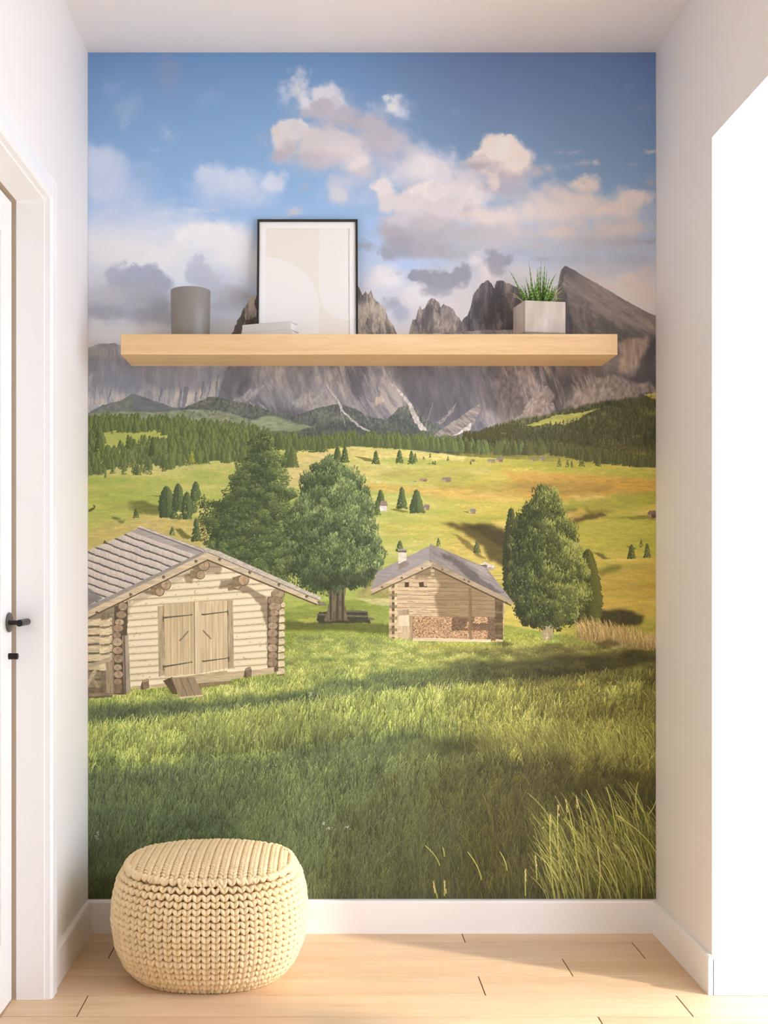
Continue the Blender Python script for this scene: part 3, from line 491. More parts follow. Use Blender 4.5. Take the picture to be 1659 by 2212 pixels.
    t = np.where(Y+w < ybnd, .80, np.where(Y+w < yb2, .28, np.where(Y+2.6*w < yb3, .78, .26))).astype(f32)
    for _ in range(2):                                    # soften
        for ax, k in ((0, 8), (1, 10)):
            cs = np.cumsum(np.pad(t, [(k+1, k) if a == ax else (0, 0) for a in (0, 1)], mode='edge'), axis=ax, dtype=np.float64)
            t = ((np.take(cs, range(2*k+1, cs.shape[ax]), ax)-np.take(cs, range(0, cs.shape[ax]-2*k-1), ax))/(2*k+1)).astype(f32)
    rightdark = ss(980, 1250, X)*ss(1400, 1470, Y)*(1-ss(1560, 1640, Y))
    t = t-.30*rightdark*(fbm(X/60, Y/12, 14, 3) > .46)
    t = np.clip(t+.8*(fbm(X/26, Y/9, 6, 4)-.5)*(.4+t)+.42*(fbm(X/80, Y/20, 16, 3)-.5), 0, 1)
    left = ramp(t, (0, '4B5436'), (.25, '626E48'), (.5, '74814A'), (.8, '929A50'), (1, 'AEB364'))
    t = t+.0
    right = ramp(t, (0, '322E16'), (.25, '433F21'), (.5, '565227'), (.8, '6F6A33'), (1, '918D4A'))
    kx = ss(720, 1180, X+.25*(Y-1600))[..., None]
    col = left*(1-kx)+right*kx
    low = ss(1660, 1900, Y)[..., None]
    col = col*(1-low*.10)
    fg = ss(1360, 1480, Y+0*X)*.55+.45
    topmask = np.zeros_like(t)
    yg = np.interp(X[0], [189, 250, 300, 440, 500, 600, 640, 850, 1000, 1090, 1160, 1250, 1420], [1500, 1500, 1500, 1490, 1480, 1456, 1372, 1378, 1392, 1388, 1388, 1392, 1398]).astype(f32)
    topmask = ss(-3, 4, Y-yg[None, :]+5*(fbm(X/5, Y/5, 3, 2)-.5))
    blend((sy, sx), topmask, col)
    tone = t
    # right side slope beside the pine, dry tuft
    for P, colr, al, sf in [([(880, 1392), (1000, 1384), (1100, 1388), (1170, 1384), (1180, 1396), (1060, 1404), (900, 1402)], 'A09A48', .6, 3), ([(1090, 1350), (1140, 1362), (1170, 1378), (1150, 1388), (1090, 1384)], '8C8C3C', .9, 2), ([(1200, 1375), (1240, 1366), (1300, 1380), (1300, 1400), (1220, 1396)], '7A7434', .7, 3), ([(960, 1404), (1180, 1398), (1300, 1402), (1300, 1408), (1100, 1412), (960, 1412)], '55502A', .6, 3), ([(1085, 1384), (1110, 1392), (1090, 1398), (1060, 1392)], '413B20', .7, 2)]:
        poly(P, colr, 4, 8, 4, .2, 6, 3, al, sf)
    def grass(n, x0, x1, yt, yb, lmin, lmax, wmin, wmax, lean, bend, seed, br=(.8, 1.35), tint=None, yfun=None, tall=1., near=0.):
        r = np.random.default_rng(seed)
        x = r.uniform(x0, x1, n); y = r.uniform(0, 1, n)
        if yfun is not None: y = yfun(x, y)
        else: y = yt+(yb-yt)*y
        o = np.argsort(y); x, y = x[o], y[o]
        i = np.clip(((y-1350)*S).astype(int), 0, tone.shape[0]-1); j = np.clip(((x-MX0)*S).astype(int), 0, tone.shape[1]-1)
        L = r.uniform(lmin, lmax, n)*(1+near*(y-yt)/(yb-yt)); dx = (lean+r.normal(0, bend, n))*L
        k = C[np.clip(((y-MY0)*S).astype(int), 0, H-1), np.clip(((x-MX0)*S).astype(int), 0, W-1)]
        tn = tone[i, j][:, None]
        g = r.uniform(br[0], br[1], (n, 1))
        root = np.clip(k*(g*.86), 0, 1).astype(f32)
        tip = np.clip(k*g*(1.08+.25*tn)+(np.array(tint, f32) if tint is not None else 0), 0, 1).astype(f32)
        strokes(x, y, x+dx, y-L, dx*r.uniform(-.35, .1, n), r.uniform(wmin, wmax, n), root, tip, .3)
    # mown turf
    grass(26000, 189, 1420, 1370, 1540, 2, 5, .5, 1., .1, .4, 1, (.78, 1.2))
    grass(20000, 189, 1420, 1450, 1700, 5, 13, .5, 1.2, .12, .35, 2, (.72, 1.28), near=.4)
    # ------------------------------------------------ log hut on the left
    def boards(P, col, seed, dx, dy, tex=.16, al=1.):
        poly(P, col, .5, 5, seed, tex, dx, dy, al)
    lg = 'DCCBA4'
    # side wall under the eave, left
    poly([(189, 1330), (262, 1296), (262, 1500), (189, 1500)], '8F8066', 0, 1, 3, .2, 10, 5)
    for k in range(9):
        y = 1336+k*19
        poly([(189, y+2), (220, y), (242, y-2), (242, y+15), (220, y+17), (189, y+18)], 'CBB994' if k < 6 else '8B7C61', 1, 6, k, .2, 12, 3)
        poly([(189, y+16), (242, y+14), (242, y+18), (189, y+20)], '6B5E48', 1, 6, k+3, .2, 12, 3)
    poly([(218, 1330), (236, 1322), (236, 1500), (218, 1500)], '7A6B54', 1, 4, 3, .25, 4, 9, .8)
    for k in range(6): poly([(215, 1340+k*19), (237, 1337+k*19), (237, 1352+k*19), (215, 1354+k*19)], 'D8C69E', 1, 5, k, .15, 9, 3)
    # gable wall of stacked logs
    gable = [(262, 1298), (446, 1206), (594, 1268), (594, 1448), (440, 1474), (280, 1488), (262, 1490)]
    sy, sx, X, Y = region(255, 1210, 600, 1495)
    gm = pmask(X, Y, gable)
    yy = Y+(X-262)*.073+1.2*(fbm(X/40, Y/40, 3, 2)-.5)
    ph = ((yy-1312)/14.6) % 1
    idx = np.floor((yy-1312)/14.6)
    tone = vn(idx*3.1+.5, idx*0+X/160, 8)
    lum = .50+.52*np.maximum(np.sin(np.pi*np.clip(ph*1.08-.04, 0, 1)), 0)**.6+.14*(tone-.5)+.16*(fbm(X/30, Y/1.8, 9, 3)-.5)-.2*(ph > .92)-.1*(ph < .06)
    knot = fbm(X/7, Y/4, 77, 2) > .80
    col = ramp(np.clip(lum, 0, 1.1), (0, '85765A'), (.35, 'B3A17F'), (.6, 'CDBB94'), (.8, 'DFCFA8'), (1.05, 'EBDDBB'))
    col = np.where(knot[..., None], col*.86, col)
    blend((sy, sx), gm.astype(f32), col)
    # shade under the verge
    for P, al in [([(404, 1240), (455, 1208), (480, 1226), (474, 1240), (440, 1236), (418, 1252)], .5), ([(478, 1254), (512, 1250), (560, 1282), (596, 1304), (596, 1378), (578, 1366), (562, 1310), (540, 1284), (500, 1270), (470, 1272)], .62), ([(396, 1242), (424, 1232), (416, 1258), (404, 1260)], .55), ([(308, 1278), (336, 1268), (336, 1284), (318, 1284)], .55), ([(262, 1304), (284, 1296), (276, 1340), (268, 1420), (262, 1450)], .35), ([(575, 1360), (596, 1360), (596, 1446), (578, 1450)], .3), ([(290, 1290), (440, 1212), (450, 1222), (330, 1284), (280, 1312)], .25)]:
        poly(P, '6B5A40', 3, 8, 3, .12, 12, 3, al, 1)
    # corner log ends
    def logend(x, y, rx, ry, col='A58E70'):
        a = np.linspace(0, 2*np.pi, 22)
        poly([(x+rx*np.cos(t), y+ry*np.sin(t)) for t in a], '5D4E3B', .4, 4, 3, .1, 4, 4)
        poly([(x+(rx-1)*np.cos(t), y-.4+(ry-1.2)*np.sin(t)) for t in a], col, .6, 4, int(x+y), .2, 5, 5)
        poly([(x-.5, y), (x+rx*.1, y-ry*.8), (x+1, y)], '7A6650', .3, 3, 3)
    poly([(247, 1310), (276, 1298), (272, 1500), (246, 1500)], '5A4C39', 1, 5, 3, .2, 4, 6)
    for k, (x, y, rx, ry) in enumerate([(265, 1310, 11, 10), (262, 1328, 12, 9), (258, 1344, 11, 8), (255, 1357, 12, 9), (252, 1372, 10, 8), (253, 1387, 12, 10), (254, 1405, 12, 9), (256, 1423, 12, 10), (254, 1442, 10, 8), (256, 1457, 11, 9), (254, 1473, 10, 8)]):
        logend(x, y, rx, ry, ['A68F72', '9C866A', 'B29C7C'][k % 3])
    poly([(247, 1480), (264, 1478), (262, 1496), (247, 1497)], '7D6A52', .6, 4, 3, .2, 4, 6)
    for k in range(10):
        y = 1302+k*16.0
        poly([(596, y-2), (612, y-3), (616, y+3), (614, y+10), (598, y+12)], ['DECDA6', 'D2C19B'][k % 2], 1, 5, k, .15, 10, 3)
        poly([(596, y+11), (614, y+9), (614, y+12), (597, y+14)], '6E5E45', .6, 5, k, .1, 10, 3, .8)
    poly([(577, 1290), (604, 1286), (600, 1450), (578, 1452)], '5A4C38', 1, 5, 4, .2, 4, 6, .9)
    for k, (x, y, rx, ry) in enumerate([(600, 1283, 15, 11), (594, 1298, 17, 10), (594, 1311, 14, 10), (592, 1324, 11, 8), (590, 1338, 12, 9), (589, 1352, 11, 9), (588, 1368, 12, 10), (589, 1384, 12, 9), (588, 1400, 12, 10), (589, 1416, 11, 9), (588, 1431, 12, 10)]):
        logend(x, y, rx, ry, ['A18A6C', '967F63', 'AC9576'][k % 3])
    poly([(578, 1440), (598, 1437), (597, 1450), (580, 1454)], '6F5A44', .6, 4, 3, .2, 4, 6)
    # doors
    boards([(340, 1310), (353, 1308), (354, 1458), (343, 1462)], 'AE9B79', 3, 2.5, 30, .22); boards([(490, 1297), (503, 1296), (505, 1442), (492, 1445)], 'B09D7B', 4, 2.5, 30, .22)
    boards([(353, 1306), (420, 1300), (422, 1455), (356, 1462)], 'C9B48C', 5, 5, 60, .14); boards([(420, 1300), (491, 1296), (493, 1442), (428, 1455)], 'CDB890', 6, 5, 60, .14)
    boards([(420, 1300), (429, 1299), (431, 1455), (421, 1456)], 'D8C59F', 7, 3, 60, .12)
    for x in (368, 382, 388, 394, 406, 412, 444, 458, 472, 482): strokes([x], [1304], [x+2], [1456], 0, .6, c('AD9871')[None, :], c('A8936D')[None, :], 1)
    strokes([419.5], [1300], [421], [1456], 0, 1., c('7D6B4E')[None, :], c('7D6B4E')[None, :], 1); strokes([353.5], [1306], [356], [1460], 0, .8, c('85724F')[None, :], c('85724F')[None, :], 1); strokes([491.5], [1296], [493], [1442], 0, .8, c('85724F')[None, :], c('85724F')[None, :], 1)
    dkm = '5B5347'
    for xa, ya, xb, yb in [(353, 1334, 414, 1328), (353, 1440, 414, 1430), (437, 1327, 492, 1321), (438, 1428, 494, 1421)]:
        poly([(xa, ya-1.6 if xa < 400 else ya-.8), (xb, yb-.9), (xb, yb+.9), (xa, ya+2)], dkm, .3, 3, 3, .2, 4, 4)
        ex = xa if xa < 400 else xb; ey = ya if xa < 400 else yb
        poly([(ex-2, ey-3), (ex+1, ey-3), (ex+1, ey+8), (ex-1, ey+9)], dkm, .3, 3, 3)
        ox = xb if xa < 400 else xa; oy = yb if xa < 400 else ya
        poly([(ox-1.5, oy-1.5), (ox+1.5, oy-1.5), (ox+1.5, oy+1.5), (ox-1.5, oy+1.5)], dkm, 0, 1, 1)
    for xa, ya, xb, yb in [(388, 1384, 407, 1363), (439, 1362, 456, 1380)]:
        strokes([xa], [ya], [xb], [yb], 0, 2.8, c('6A5C48')[None, :], c('75664F')[None, :], .9); strokes([xa], [ya-1.4], [xb], [yb-1.4], 0, .9, c('A69472')[None, :], c('A69472')[None, :], .9)
    # sill, step, ramp, stones
    boards([(283, 1482), (340, 1478), (410, 1462), (480, 1452), (560, 1446), (592, 1440), (592, 1454), (480, 1470), (300, 1490)], 'C2AF89', 4, 20, 3, .15)
    boards([(360, 1466), (490, 1448), (494, 1456), (370, 1474)], 'B7A37F', 5, 20, 3, .15); boards([(420, 1470), (498, 1462), (500, 1470), (432, 1482)], 'C6B48E', 6, 20, 3, .2); poly([(400, 1478), (500, 1470), (500, 1476), (432, 1486)], '7C6A4B', 1, 5, 3, .2, 5, 3, .8)
    poly([(352, 1470), (372, 1462), (384, 1500), (372, 1498)], '5B4C36', 1, 5, 3, .2, 5, 5)
    boards([(370, 1464), (420, 1462), (438, 1500), (388, 1506)], '9A8768', 7, 4, 40, .12); boards([(388, 1505), (438, 1500), (440, 1503), (390, 1509)], 'D2BF97', 3, 8, 3, .1)
    for xa, xb in [(388, 405), (404, 421)]: strokes([xa], [1464], [xb], [1503], 0, .8, c('6B5A42')[None, :], c('6B5A42')[None, :], 1)
    for x, y, w, h in [(303, 1486, 19, 20), (526, 1460, 17, 20)]:
        poly([(x, y+2), (x+4, y-h+4), (x+w-2, y-h), (x+w, y-h+6), (x+w, y), (x+5, y+4)], '7E6B53', 1, 4, int(x), .2, 5, 5); poly([(x+3, y-h+4), (x+w-3, y-h-1), (x+w, y-h+4), (x+6, y-h+9)], 'A18D6F', .6, 4, 3, .15, 5, 5); poly([(x, y+2), (x+4, y-h+5), (x+7, y+4)], '5F4F3C', .5, 4, 3)
    # fence and prop at the left
    boards([(264, 1373), (277, 1372), (282, 1496), (268, 1498)], 'A3947C', 4, 2.5, 40, .25); boards([(266, 1373), (269, 1373), (273, 1498), (268, 1498)], '6E604C', 4, 2.5, 40, .2)
    poly([(189, 1436), (240, 1418), (240, 1428), (189, 1446)], 'B5A384', .8, 5, 3, .2, 20, 3); boards([(228, 1430), (243, 1430), (243, 1497), (230, 1497)], '9C8A6E', 3, 2.5, 30, .3)
    poly([(189, 1470), (200, 1450), (212, 1442), (208, 1452), (189, 1486)], 'B7A483', .8, 5, 3, .2, 9, 3); poly([(196, 1462), (204, 1466), (218, 1488), (212, 1492)], 'A08E6F', .8, 5, 3, .2, 9, 3); poly([(189, 1490), (228, 1484), (228, 1496), (189, 1497)], '6B5D44', 2, 5, 3, .3, 5, 5, .8)
    # purlin ends
    def purlin(x, y, r, dx, dy):
        poly([(x-dx, y-dy-r*.85), (x, y-r), (x, y+r), (x-dx, y-dy+r*.85)], '8B7557', .5, 5, 3, .2, 8, 3); logend(x, y, r, r, 'B09674')
    for a in [(433, 1242, 9.5, 22, 2), (440, 1221, 12.5, 24, 2), (345, 1278, 10, 20, 3), (358, 1263, 11.5, 22, 3), (512, 1264, 9.5, 20, -4), (526, 1253, 12, 24, -4)]: purlin(*a)
    # roof planes
    roofL = [(189, 1190), (300, 1140), (312, 1139), (446, 1188), (189, 1318)]
    sy, sx, X, Y = region(189, 1130, 450, 1322)
    rm = pmask(X, Y, roofL)
    # courses of shingles running with the eave: lines from the upper left down to the verge
    q = (Y-1139)-(X-312)*.355                          # distance across the courses
    q = q+1.6*(fbm(X/26, Y/26, 3, 2)-.5)*2; ph = (q/16.6) % 1; idx = np.floor(q/16.6)
    jag = .10*(fbm(X/3.2, Y/9, 5, 2)-.5)
    lum = .55+.35*(1-ph)-.0+.22*(vn(X/3.0, idx*5.3+Y/60, 6)-.5)+.16*(fbm(X/2, Y/6, 8, 2)-.5)
    col = ramp(np.clip(lum, 0, 1), (0, '8B8078'), (.4, 'ABA196'), (.7, 'C3B8AA'), (1, 'D8CDBD'))
    shadow = ss(.75, .80, ph+1.5*jag)*(1-ss(.96, .99, ph+1.5*jag))
    first = (q < 20)
    col = np.where(first[..., None], ramp(np.clip(.5+.8*(fbm(X/30, Y/3, 4, 3)-.5), 0, 1), (0, '8C847C'), (.5, 'A49B92'), (1, 'B9B0A6')), col*(1-.5*shadow[..., None]))
    blend((sy, sx), rm.astype(f32), col)
    poly([(189, 1268), (222, 1292), (189, 1308)], '7E7874', 1, 5, 3, .1, 8, 8, .9)
    boards([(189, 1308), (218, 1296), (436, 1192), (446, 1188), (452, 1196), (189, 1324)], 'A59B90', 5, 30, 2.2, .2)
    for d in (2.5, 5.5, 8.5): strokes([189], [1310+d], [440], [1190+d*.7], 0, .7, c('7E756B')[None, :], c('85796C')[None, :], 1)
    # ridge boards and right slope
    poly([(296, 1138), (302, 1136), (436, 1186), (440, 1192), (428, 1188)], 'C6BCAE', 1, 4, 3, .2, 9, 2); strokes([298], [1140], [438], [1192], 0, 2., c('736A62')[None, :], c('736A62')[None, :], 1)
    boards([(430, 1178), (478, 1192), (476, 1198), (446, 1190)], 'C4B8A4', 5, 12, 2, .15)
    sy, sx, X, Y = region(430, 1180, 700, 1310)
    rm = pmask(X, Y, [(440, 1184), (476, 1192), (548, 1224), (632, 1262), (694, 1290), (692, 1296), (668, 1300), (560, 1254), (450, 1200)])
    col = ramp(np.clip(.55+.9*(fbm((X+Y)/3.2, Y/3, 5, 2)-.5), 0, 1), (0, '9A9081'), (.5, 'C0B5A2'), (1, 'DCD1BC'))
    blend((sy, sx), rm.astype(f32), col)
    # barge boards
    boards([(189, 1320), (446, 1194), (452, 1204), (446, 1210), (189, 1336)], 'C9B693', 8, 30, 4, .16)
    strokes([189], [1336], [446], [1211], 0, 2.2, c('5F513D')[None, :], c('5F513D')[None, :], 1)
    boards([(447, 1192), (560, 1246), (682, 1296), (690, 1302), (684, 1304), (560, 1258), (447, 1208)], 'CDBA97', 9, 30, 4, .14)
    strokes([449], [1193], [690], [1297], 0, 1.1, c('76684F')[None, :], c('76684F')[None, :], 1); strokes([447], [1209], [684], [1306], 0, 2.4, c('5B4C38')[None, :], c('5B4C38')[None, :], 1)
    poly([(684, 1298), (700, 1300), (706, 1308), (690, 1308)], '7E715D', 1, 4, 3, .3, 4, 4)
    for x, y in [(423, 1212), (353, 1246), (282, 1284), (209, 1323), (474, 1208), (539, 1236), (602, 1262), (662, 1288)]:
        poly([(x-3, y-1), (x, y-4), (x+3, y-1), (x+2, y+4), (x-2, y+4)], '7A6A54', .8, 3, int(x), .2, 3, 3); strokes([x-3], [y], [x+4], [y], 0, 1.2, c('5E503D')[None, :], c('5E503D')[None, :], 1)

    # ------------------------------------------------ second hut
    poly([(852, 1262), (930, 1220), (1090, 1296), (1086, 1386), (852, 1376)], 'C5AC86', 1, 5, 4, .2, 40, 2.2)
    for y in range(1240, 1336, 9): strokes([856], [y], [1084], [y+4], 0, .9, c('937C5B')[None, :], c('8A7454')[None, :], 1)
    for _ in range(240):
        x = rng.uniform(858, 1060); y = rng.uniform(1235, 1332); k = c(['B69D77', 'D2BB94', 'A38A66'][int(rng.random()*3)])[None, :]; strokes([x], [y], [x+rng.uniform(4, 18)], [y+.4], 0, 1., k, k, 1)
    # tree shade cast on its right half (as printed)
    poly([(940, 1246), (952, 1262), (938, 1290), (945, 1330), (1000, 1340), (1086, 1340), (1090, 1290), (1010, 1250), (934, 1218), (895, 1240), (900, 1250)], '6A5638', 4, 9, 4, .15, 20, 3, .62, 2)
    # windows and vents
    poly([(874, 1258), (890, 1257), (890, 1268), (874, 1268)], '4B3D2A', .5, 3, 2); poly([(883, 1257), (890, 1257), (890, 1267), (883, 1267)], 'C4AB84', .4, 3, 2); poly([(904, 1258), (922, 1256), (922, 1268), (906, 1268)], '4A3C29', .5, 3, 2); poly([(915, 1257), (922, 1256), (922, 1266), (915, 1266)], 'B79E78', .4, 3, 2)
    poly([(930, 1230), (938, 1230), (938, 1236), (930, 1235)], 'B3A98A', .3, 3, 2); poly([(930, 1238), (938, 1238), (938, 1243), (931, 1243)], 'A89C7C', .3, 3, 2)
    # stacked firewood
    poly([(891, 1332), (1070, 1336), (1070, 1384), (891, 1382)], '7A5B3E', 2, 6, 4, .2, 4, 4)
    n = 3000; x = rng.uniform(892, 1070, n); y = rng.uniform(1333, 1381, n)
    sh = ((x > 975) & (y < 1362) & (fbm(x.astype(f32)/22, y.astype(f32)/14, 3, 3) > .44)) | (x > 1052)
    base = np.where((rng.random(n) < .5)[:, None], c('C79F75'), np.where((rng.random(n) < .5)[:, None], c('DDB88D'), c('A8805A')))
    base = (base*np.where(sh, .58, 1.)[:, None]*rng.uniform(.85, 1.1, (n, 1))).astype(f32)
    strokes(x, y, x+rng.uniform(1, 2.4, n), y+rng.uniform(-.6, .6, n), 0, rng.uniform(1.2, 2.1, n), base, base*.88, .7)
    poly([(891, 1377), (1060, 1381), (1060, 1387), (891, 1384)], 'CFBB94', .6, 5, 3, .12, 20, 3)
    # corner posts and box
    for x0, x1, col in [(840, 846, 'B9A47E'), (846, 852, '6B583D'), (852, 858, 'D0B991'), (1012, 1019, '7A6546'), (1069, 1086, '5F4C33')]:
        boards([(x0, 1266), (x1, 1262), (x1, 1380), (x0, 1378)] if x0 < 1000 else [(x0, 1268 if x0 < 1050 else 1292), (x1, 1270 if x0 < 1050 else 1296), (x1, 1382), (x0, 1380)], col, int(x0), 3, 20, .2)
    for k in range(9):
        y = 1270+k*12.5; poly([(840, y), (858, y-1), (858, y+6), (840, y+6)], ['CDB78E', '84704F'][k % 2], .8, 4, k, .2, 5, 3, .8)
        if k > 1: poly([(1069, y), (1087, y), (1087, y+5), (1069, y+5)], ['7F6A4A', '4F3F2A'][k % 2], .8, 4, k, .2, 5, 3, .6)
    boards([(861, 1318), (883, 1316), (884, 1328), (861, 1328)], 'A39071', 4, 4, 9, .15); boards([(861, 1330), (883, 1328), (883, 1352), (861, 1352)], 'D8C6A2', 5, 4, 20, .08); boards([(866, 1352), (882, 1352), (884, 1380), (866, 1380)], 'C3AD86', 5, 4, 20, .15); boards([(884, 1330), (891, 1330), (891, 1380), (884, 1380)], '9A8462', 5, 4, 20, .2)
    # roof
    poly([(801, 1272), (815, 1234), (926, 1180), (930, 1174), (928, 1210), (860, 1246), (802, 1278)], '948B84', 1, 5, 3, .1, 18, 3)
    sy, sx, X, Y = region(920, 1168, 1110, 1300)
    rm = pmask(X, Y, [(928, 1174), (1050, 1226), (1108, 1300), (1090, 1296), (1010, 1256), (926, 1212)])
    col = ramp(np.clip(.5+.9*(fbm((X*.9-Y*.4)/14, (Y-.46*X)/2.2, 5, 3)-.5), 0, 1), (0, '6B635D'), (.5, '857B72'), (1, 'A0958A')); blend((sy, sx), rm.astype(f32), col)
    poly([(950, 1192), (1000, 1214), (1040, 1250), (1090, 1282), (1060, 1280), (1010, 1250), (990, 1226), (960, 1206)], '5A524D', 4, 7, 4, .15, 6, 4, .75, 1)
    poly([(1000, 1208), (1048, 1226), (1062, 1250), (1040, 1236), (1020, 1224)], '9C9186', 2, 6, 3, .1, 9, 3, .8)
    boards([(801, 1274), (926, 1211), (934, 1218), (930, 1224), (803, 1284)], 'BCA685', 4, 24, 3, .16); boards([(932, 1212), (1092, 1290), (1112, 1302), (1106, 1306), (1010, 1262), (932, 1226)], '9F8B6D', 5, 24, 3, .16)
    strokes([803], [1284], [930], [1225], 0, 1.8, c('5F5039')[None, :], c('5F5039')[None, :], 1); strokes([934], [1226], [1104], [1308], 0, 2.2, c('4B3D2A')[None, :], c('4B3D2A')[None, :], 1)
    for x, y in [(825, 1268), (867, 1248), (911, 1228), (955, 1230), (1002, 1252), (1012, 1256)]: poly([(x-2, y-2), (x+2, y-2), (x+3, y+2), (x-2, y+2)], '6A573D', .6, 3, 3)
    boards([(860, 1192), (878, 1191), (878, 1214), (860, 1219)], 'CFC4AC', 5, 4, 4, .12); boards([(859, 1186), (878, 1186), (878, 1193), (859, 1193)], '5E5545', 5, 4, 3, .1); boards([(858, 1186), (879, 1185), (878, 1189), (860, 1190)], '99907F', 5, 4, 3, .1); boards([(860, 1218), (878, 1210), (884, 1220), (860, 1232)], '8A7A6C', 6, 4, 4, .15)

    # tall sunlit blades in the band
    def yb(x, u): return np.interp(x, [189, 450, 700, 900, 1100, 1420], [1580, 1560, 1530, 1505, 1500, 1500])+u*np.interp(x, [189, 450, 700, 900, 1100, 1420], [90, 85, 95, 90, 150, 170])
    grass(9000, 189, 1420, 0, 1, 14, 34, .6, 1.3, .16, .3, 3, (.8, 1.3), (.04, .05, .01), yb)
    r5 = np.random.default_rng(61)
    def band(n, x0, x1, lo, hi, l0, l1, cols, seed, lean=.2, w=(.7, 1.5), br=(.75, 1.15)):
        r = np.random.default_rng(seed); x = r.uniform(x0, x1, n); u = r.random(n)
        y = np.interp(x, lo[0], lo[1])+u*(np.interp(x, hi[0], hi[1])-np.interp(x, lo[0], lo[1]))
        cl = fbm(x.astype(f32)/26, y.astype(f32)/14, seed, 3); keep = cl > .44; x, y, u = x[keep], y[keep], u[keep]; n = len(x)
        o = np.argsort(y); x, y = x[o], y[o]
        L = r.uniform(l0, l1, n); dx = (lean+r.normal(0, .28, n))*L
        loc = C[np.clip(((y-MY0)*S).astype(int), 0, H-1), np.clip(((x-MX0)*S).astype(int), 0, W-1)]
        k = (np.array([c(h) for h in cols])[r.integers(0, len(cols), n)]*.5+.56*loc)*r.uniform(*br, (n, 1)).astype(f32)
        strokes(x, y, x+dx, y-L, dx*-.2, r.uniform(*w, n), (k*.62).astype(f32), np.clip(k, 0, 1).astype(f32), .35)
    sunl = ['9FAA58', 'B1B768', '8D9B4C', 'BEC078', 'A8B060']
    band(3600, 189, 780, ([189, 450, 780], [1590, 1560, 1520]), ([189, 450, 780], [1665, 1640, 1600]), 14, 36, sunl, 71, .12)
    band(1800, 560, 1010, ([560, 780, 1010], [1545, 1515, 1500]), ([560, 780, 1010], [1640, 1605, 1585]), 16, 40, sunl, 72, .1)
    band(1500, 420, 700, ([420, 700], [1585, 1550]), ([420, 700], [1640, 1605]), 24, 46, ['AEB766', 'C2C57C', '96A452'], 73, .1)
    sunr = ['8F8E42', 'A3A04F', '7E7F39', 'B1AB5B']
    band(2600, 960, 1420, ([960, 1100, 1420], [1500, 1480, 1450]), ([960, 1100, 1420], [1580, 1590, 1600]), 7, 18, sunr, 74, .05, (.6, 1.2))
    band(1900, 1040, 1420, ([1040, 1200, 1420], [1600, 1590, 1590]), ([1040, 1200, 1420], [1650, 1665, 1680]), 22, 56, ['9E9C4C', 'B3AD5C', '8B8B40'], 75, -.22, (.7, 1.5))
    # shaded lower meadow
    grass(22000, 189, 1420, 1640, 1950, 8, 22, .5, 1.3, .14, .38, 5, (.76, 1.26), near=.8)
    sl = ['627048', '6D7950', '586442', '767F56']; srr = ['5E5A2E', '6B6636', '4F4B26', '77713F']
    band(2600, 189, 800, ([189, 800], [1680, 1640]), ([189, 800], [1950, 1950]), 14, 34, sl, 81, .18, (.6, 1.3), (.8, 1.12))
    band(2600, 700, 1420, ([700, 1420], [1660, 1720]), ([700, 1420], [1960, 1960]), 22, 60, srr, 82, .06, (.6, 1.5), (.8, 1.2))
    band(1300, 640, 1000, ([640, 1000], [1760, 1800]), ([640, 1000], [1960, 1960]), 30, 70, ['66704C', '6F7654', '5A6240'], 83, .05, (.6, 1.3), (.85, 1.12))
    # dark hollows
    for P, al in [([(189, 1830), (240, 1815), (300, 1825), (240, 1850), (189, 1860)], .2), ([(189, 1880), (260, 1890), (250, 1950), (189, 1950)], .45), ([(1180, 1700), (1300, 1690), (1420, 1700), (1420, 1780), (1300, 1800), (1200, 1770)], .35), ([(1150, 1860), (1260, 1840), (1330, 1900), (1300, 1950), (1150, 1950)], .4), ([(900, 1600), (1020, 1590), (1080, 1610), (960, 1625)], .35)]:
        poly(P, '2A2814' if P[0][0] > 800 else '3A4222', 14, 26, 5, .2, 6, 10, al, 8)
    band(2200, 1000, 1420, ([1000, 1420], [1780, 1740]), ([1000, 1420], [1965, 1965]), 24, 66, ['6B662F', '7D7838', '5C5728', '4B4722'], 84, -.05, (.7, 1.6), (.8, 1.2))
    # sunlit clump in the lower right corner
    r = np.random.default_rng(91); n = 420
    x = r.uniform(1180, 1425, n); y = r.uniform(1800, 1965, n)+(1420-x)*.10; o = np.argsort(y); x, y = x[o], y[o]
    L = r.uniform(50, 130, n); dx = -L*r.uniform(.05, .55, n); k = np.array([c(h) for h in ['A7A64E', '8E8F3F', 'BDB864', '75762F', 'C3BC70']])[r.integers(0, 5, n)]*r.uniform(.7, 1.05, (n, 1)).astype(f32)
    strokes(x, y, x+dx, y-L, L*r.uniform(.0, .18, n), r.uniform(1., 2.6, n), (k*.6).astype(f32), np.clip(k, 0, 1).astype(f32), .25)
    for xs_, ys_, xe, ye, b in [(1200, 1960, 1188, 1760, -4), (1212, 1900, 1205, 1742, -3), (1246, 1880, 1222, 1730, 6), (1264, 1840, 1244, 1720, 5), (1330, 1800, 1310, 1700, 3), (1300, 1830, 1266, 1706, 8), (1420, 1850, 1330, 1760, 14), (1380, 1770, 1378, 1690, -6), (1400, 1760, 1418, 1720, 4), (1290, 1945, 1290, 1830, 6), (1340, 1950, 1300, 1860, 8), (1135, 1935, 1134, 1880, 0), (1160, 1900, 1156, 1850, 0), (1040, 1900, 1010, 1840, 5), (945, 1940, 936, 1905, 0), (960, 1935, 960, 1905, 0), (1095, 1880, 1080, 1840, 3), (950, 1870, 918, 1826, 5), (960, 1850, 956, 1830, 1), (1170, 1790, 1176, 1786, 0), (1260, 1950, 1240, 1850, 6), (1385, 1940, 1350, 1800, 12)]:
        k0 = c('8E8C3E')[None, :]; k1 = c('C7C06E')[None, :]
        strokes([xs_], [ys_], [xe], [ye], b, 2.3, k0, k1, .4)
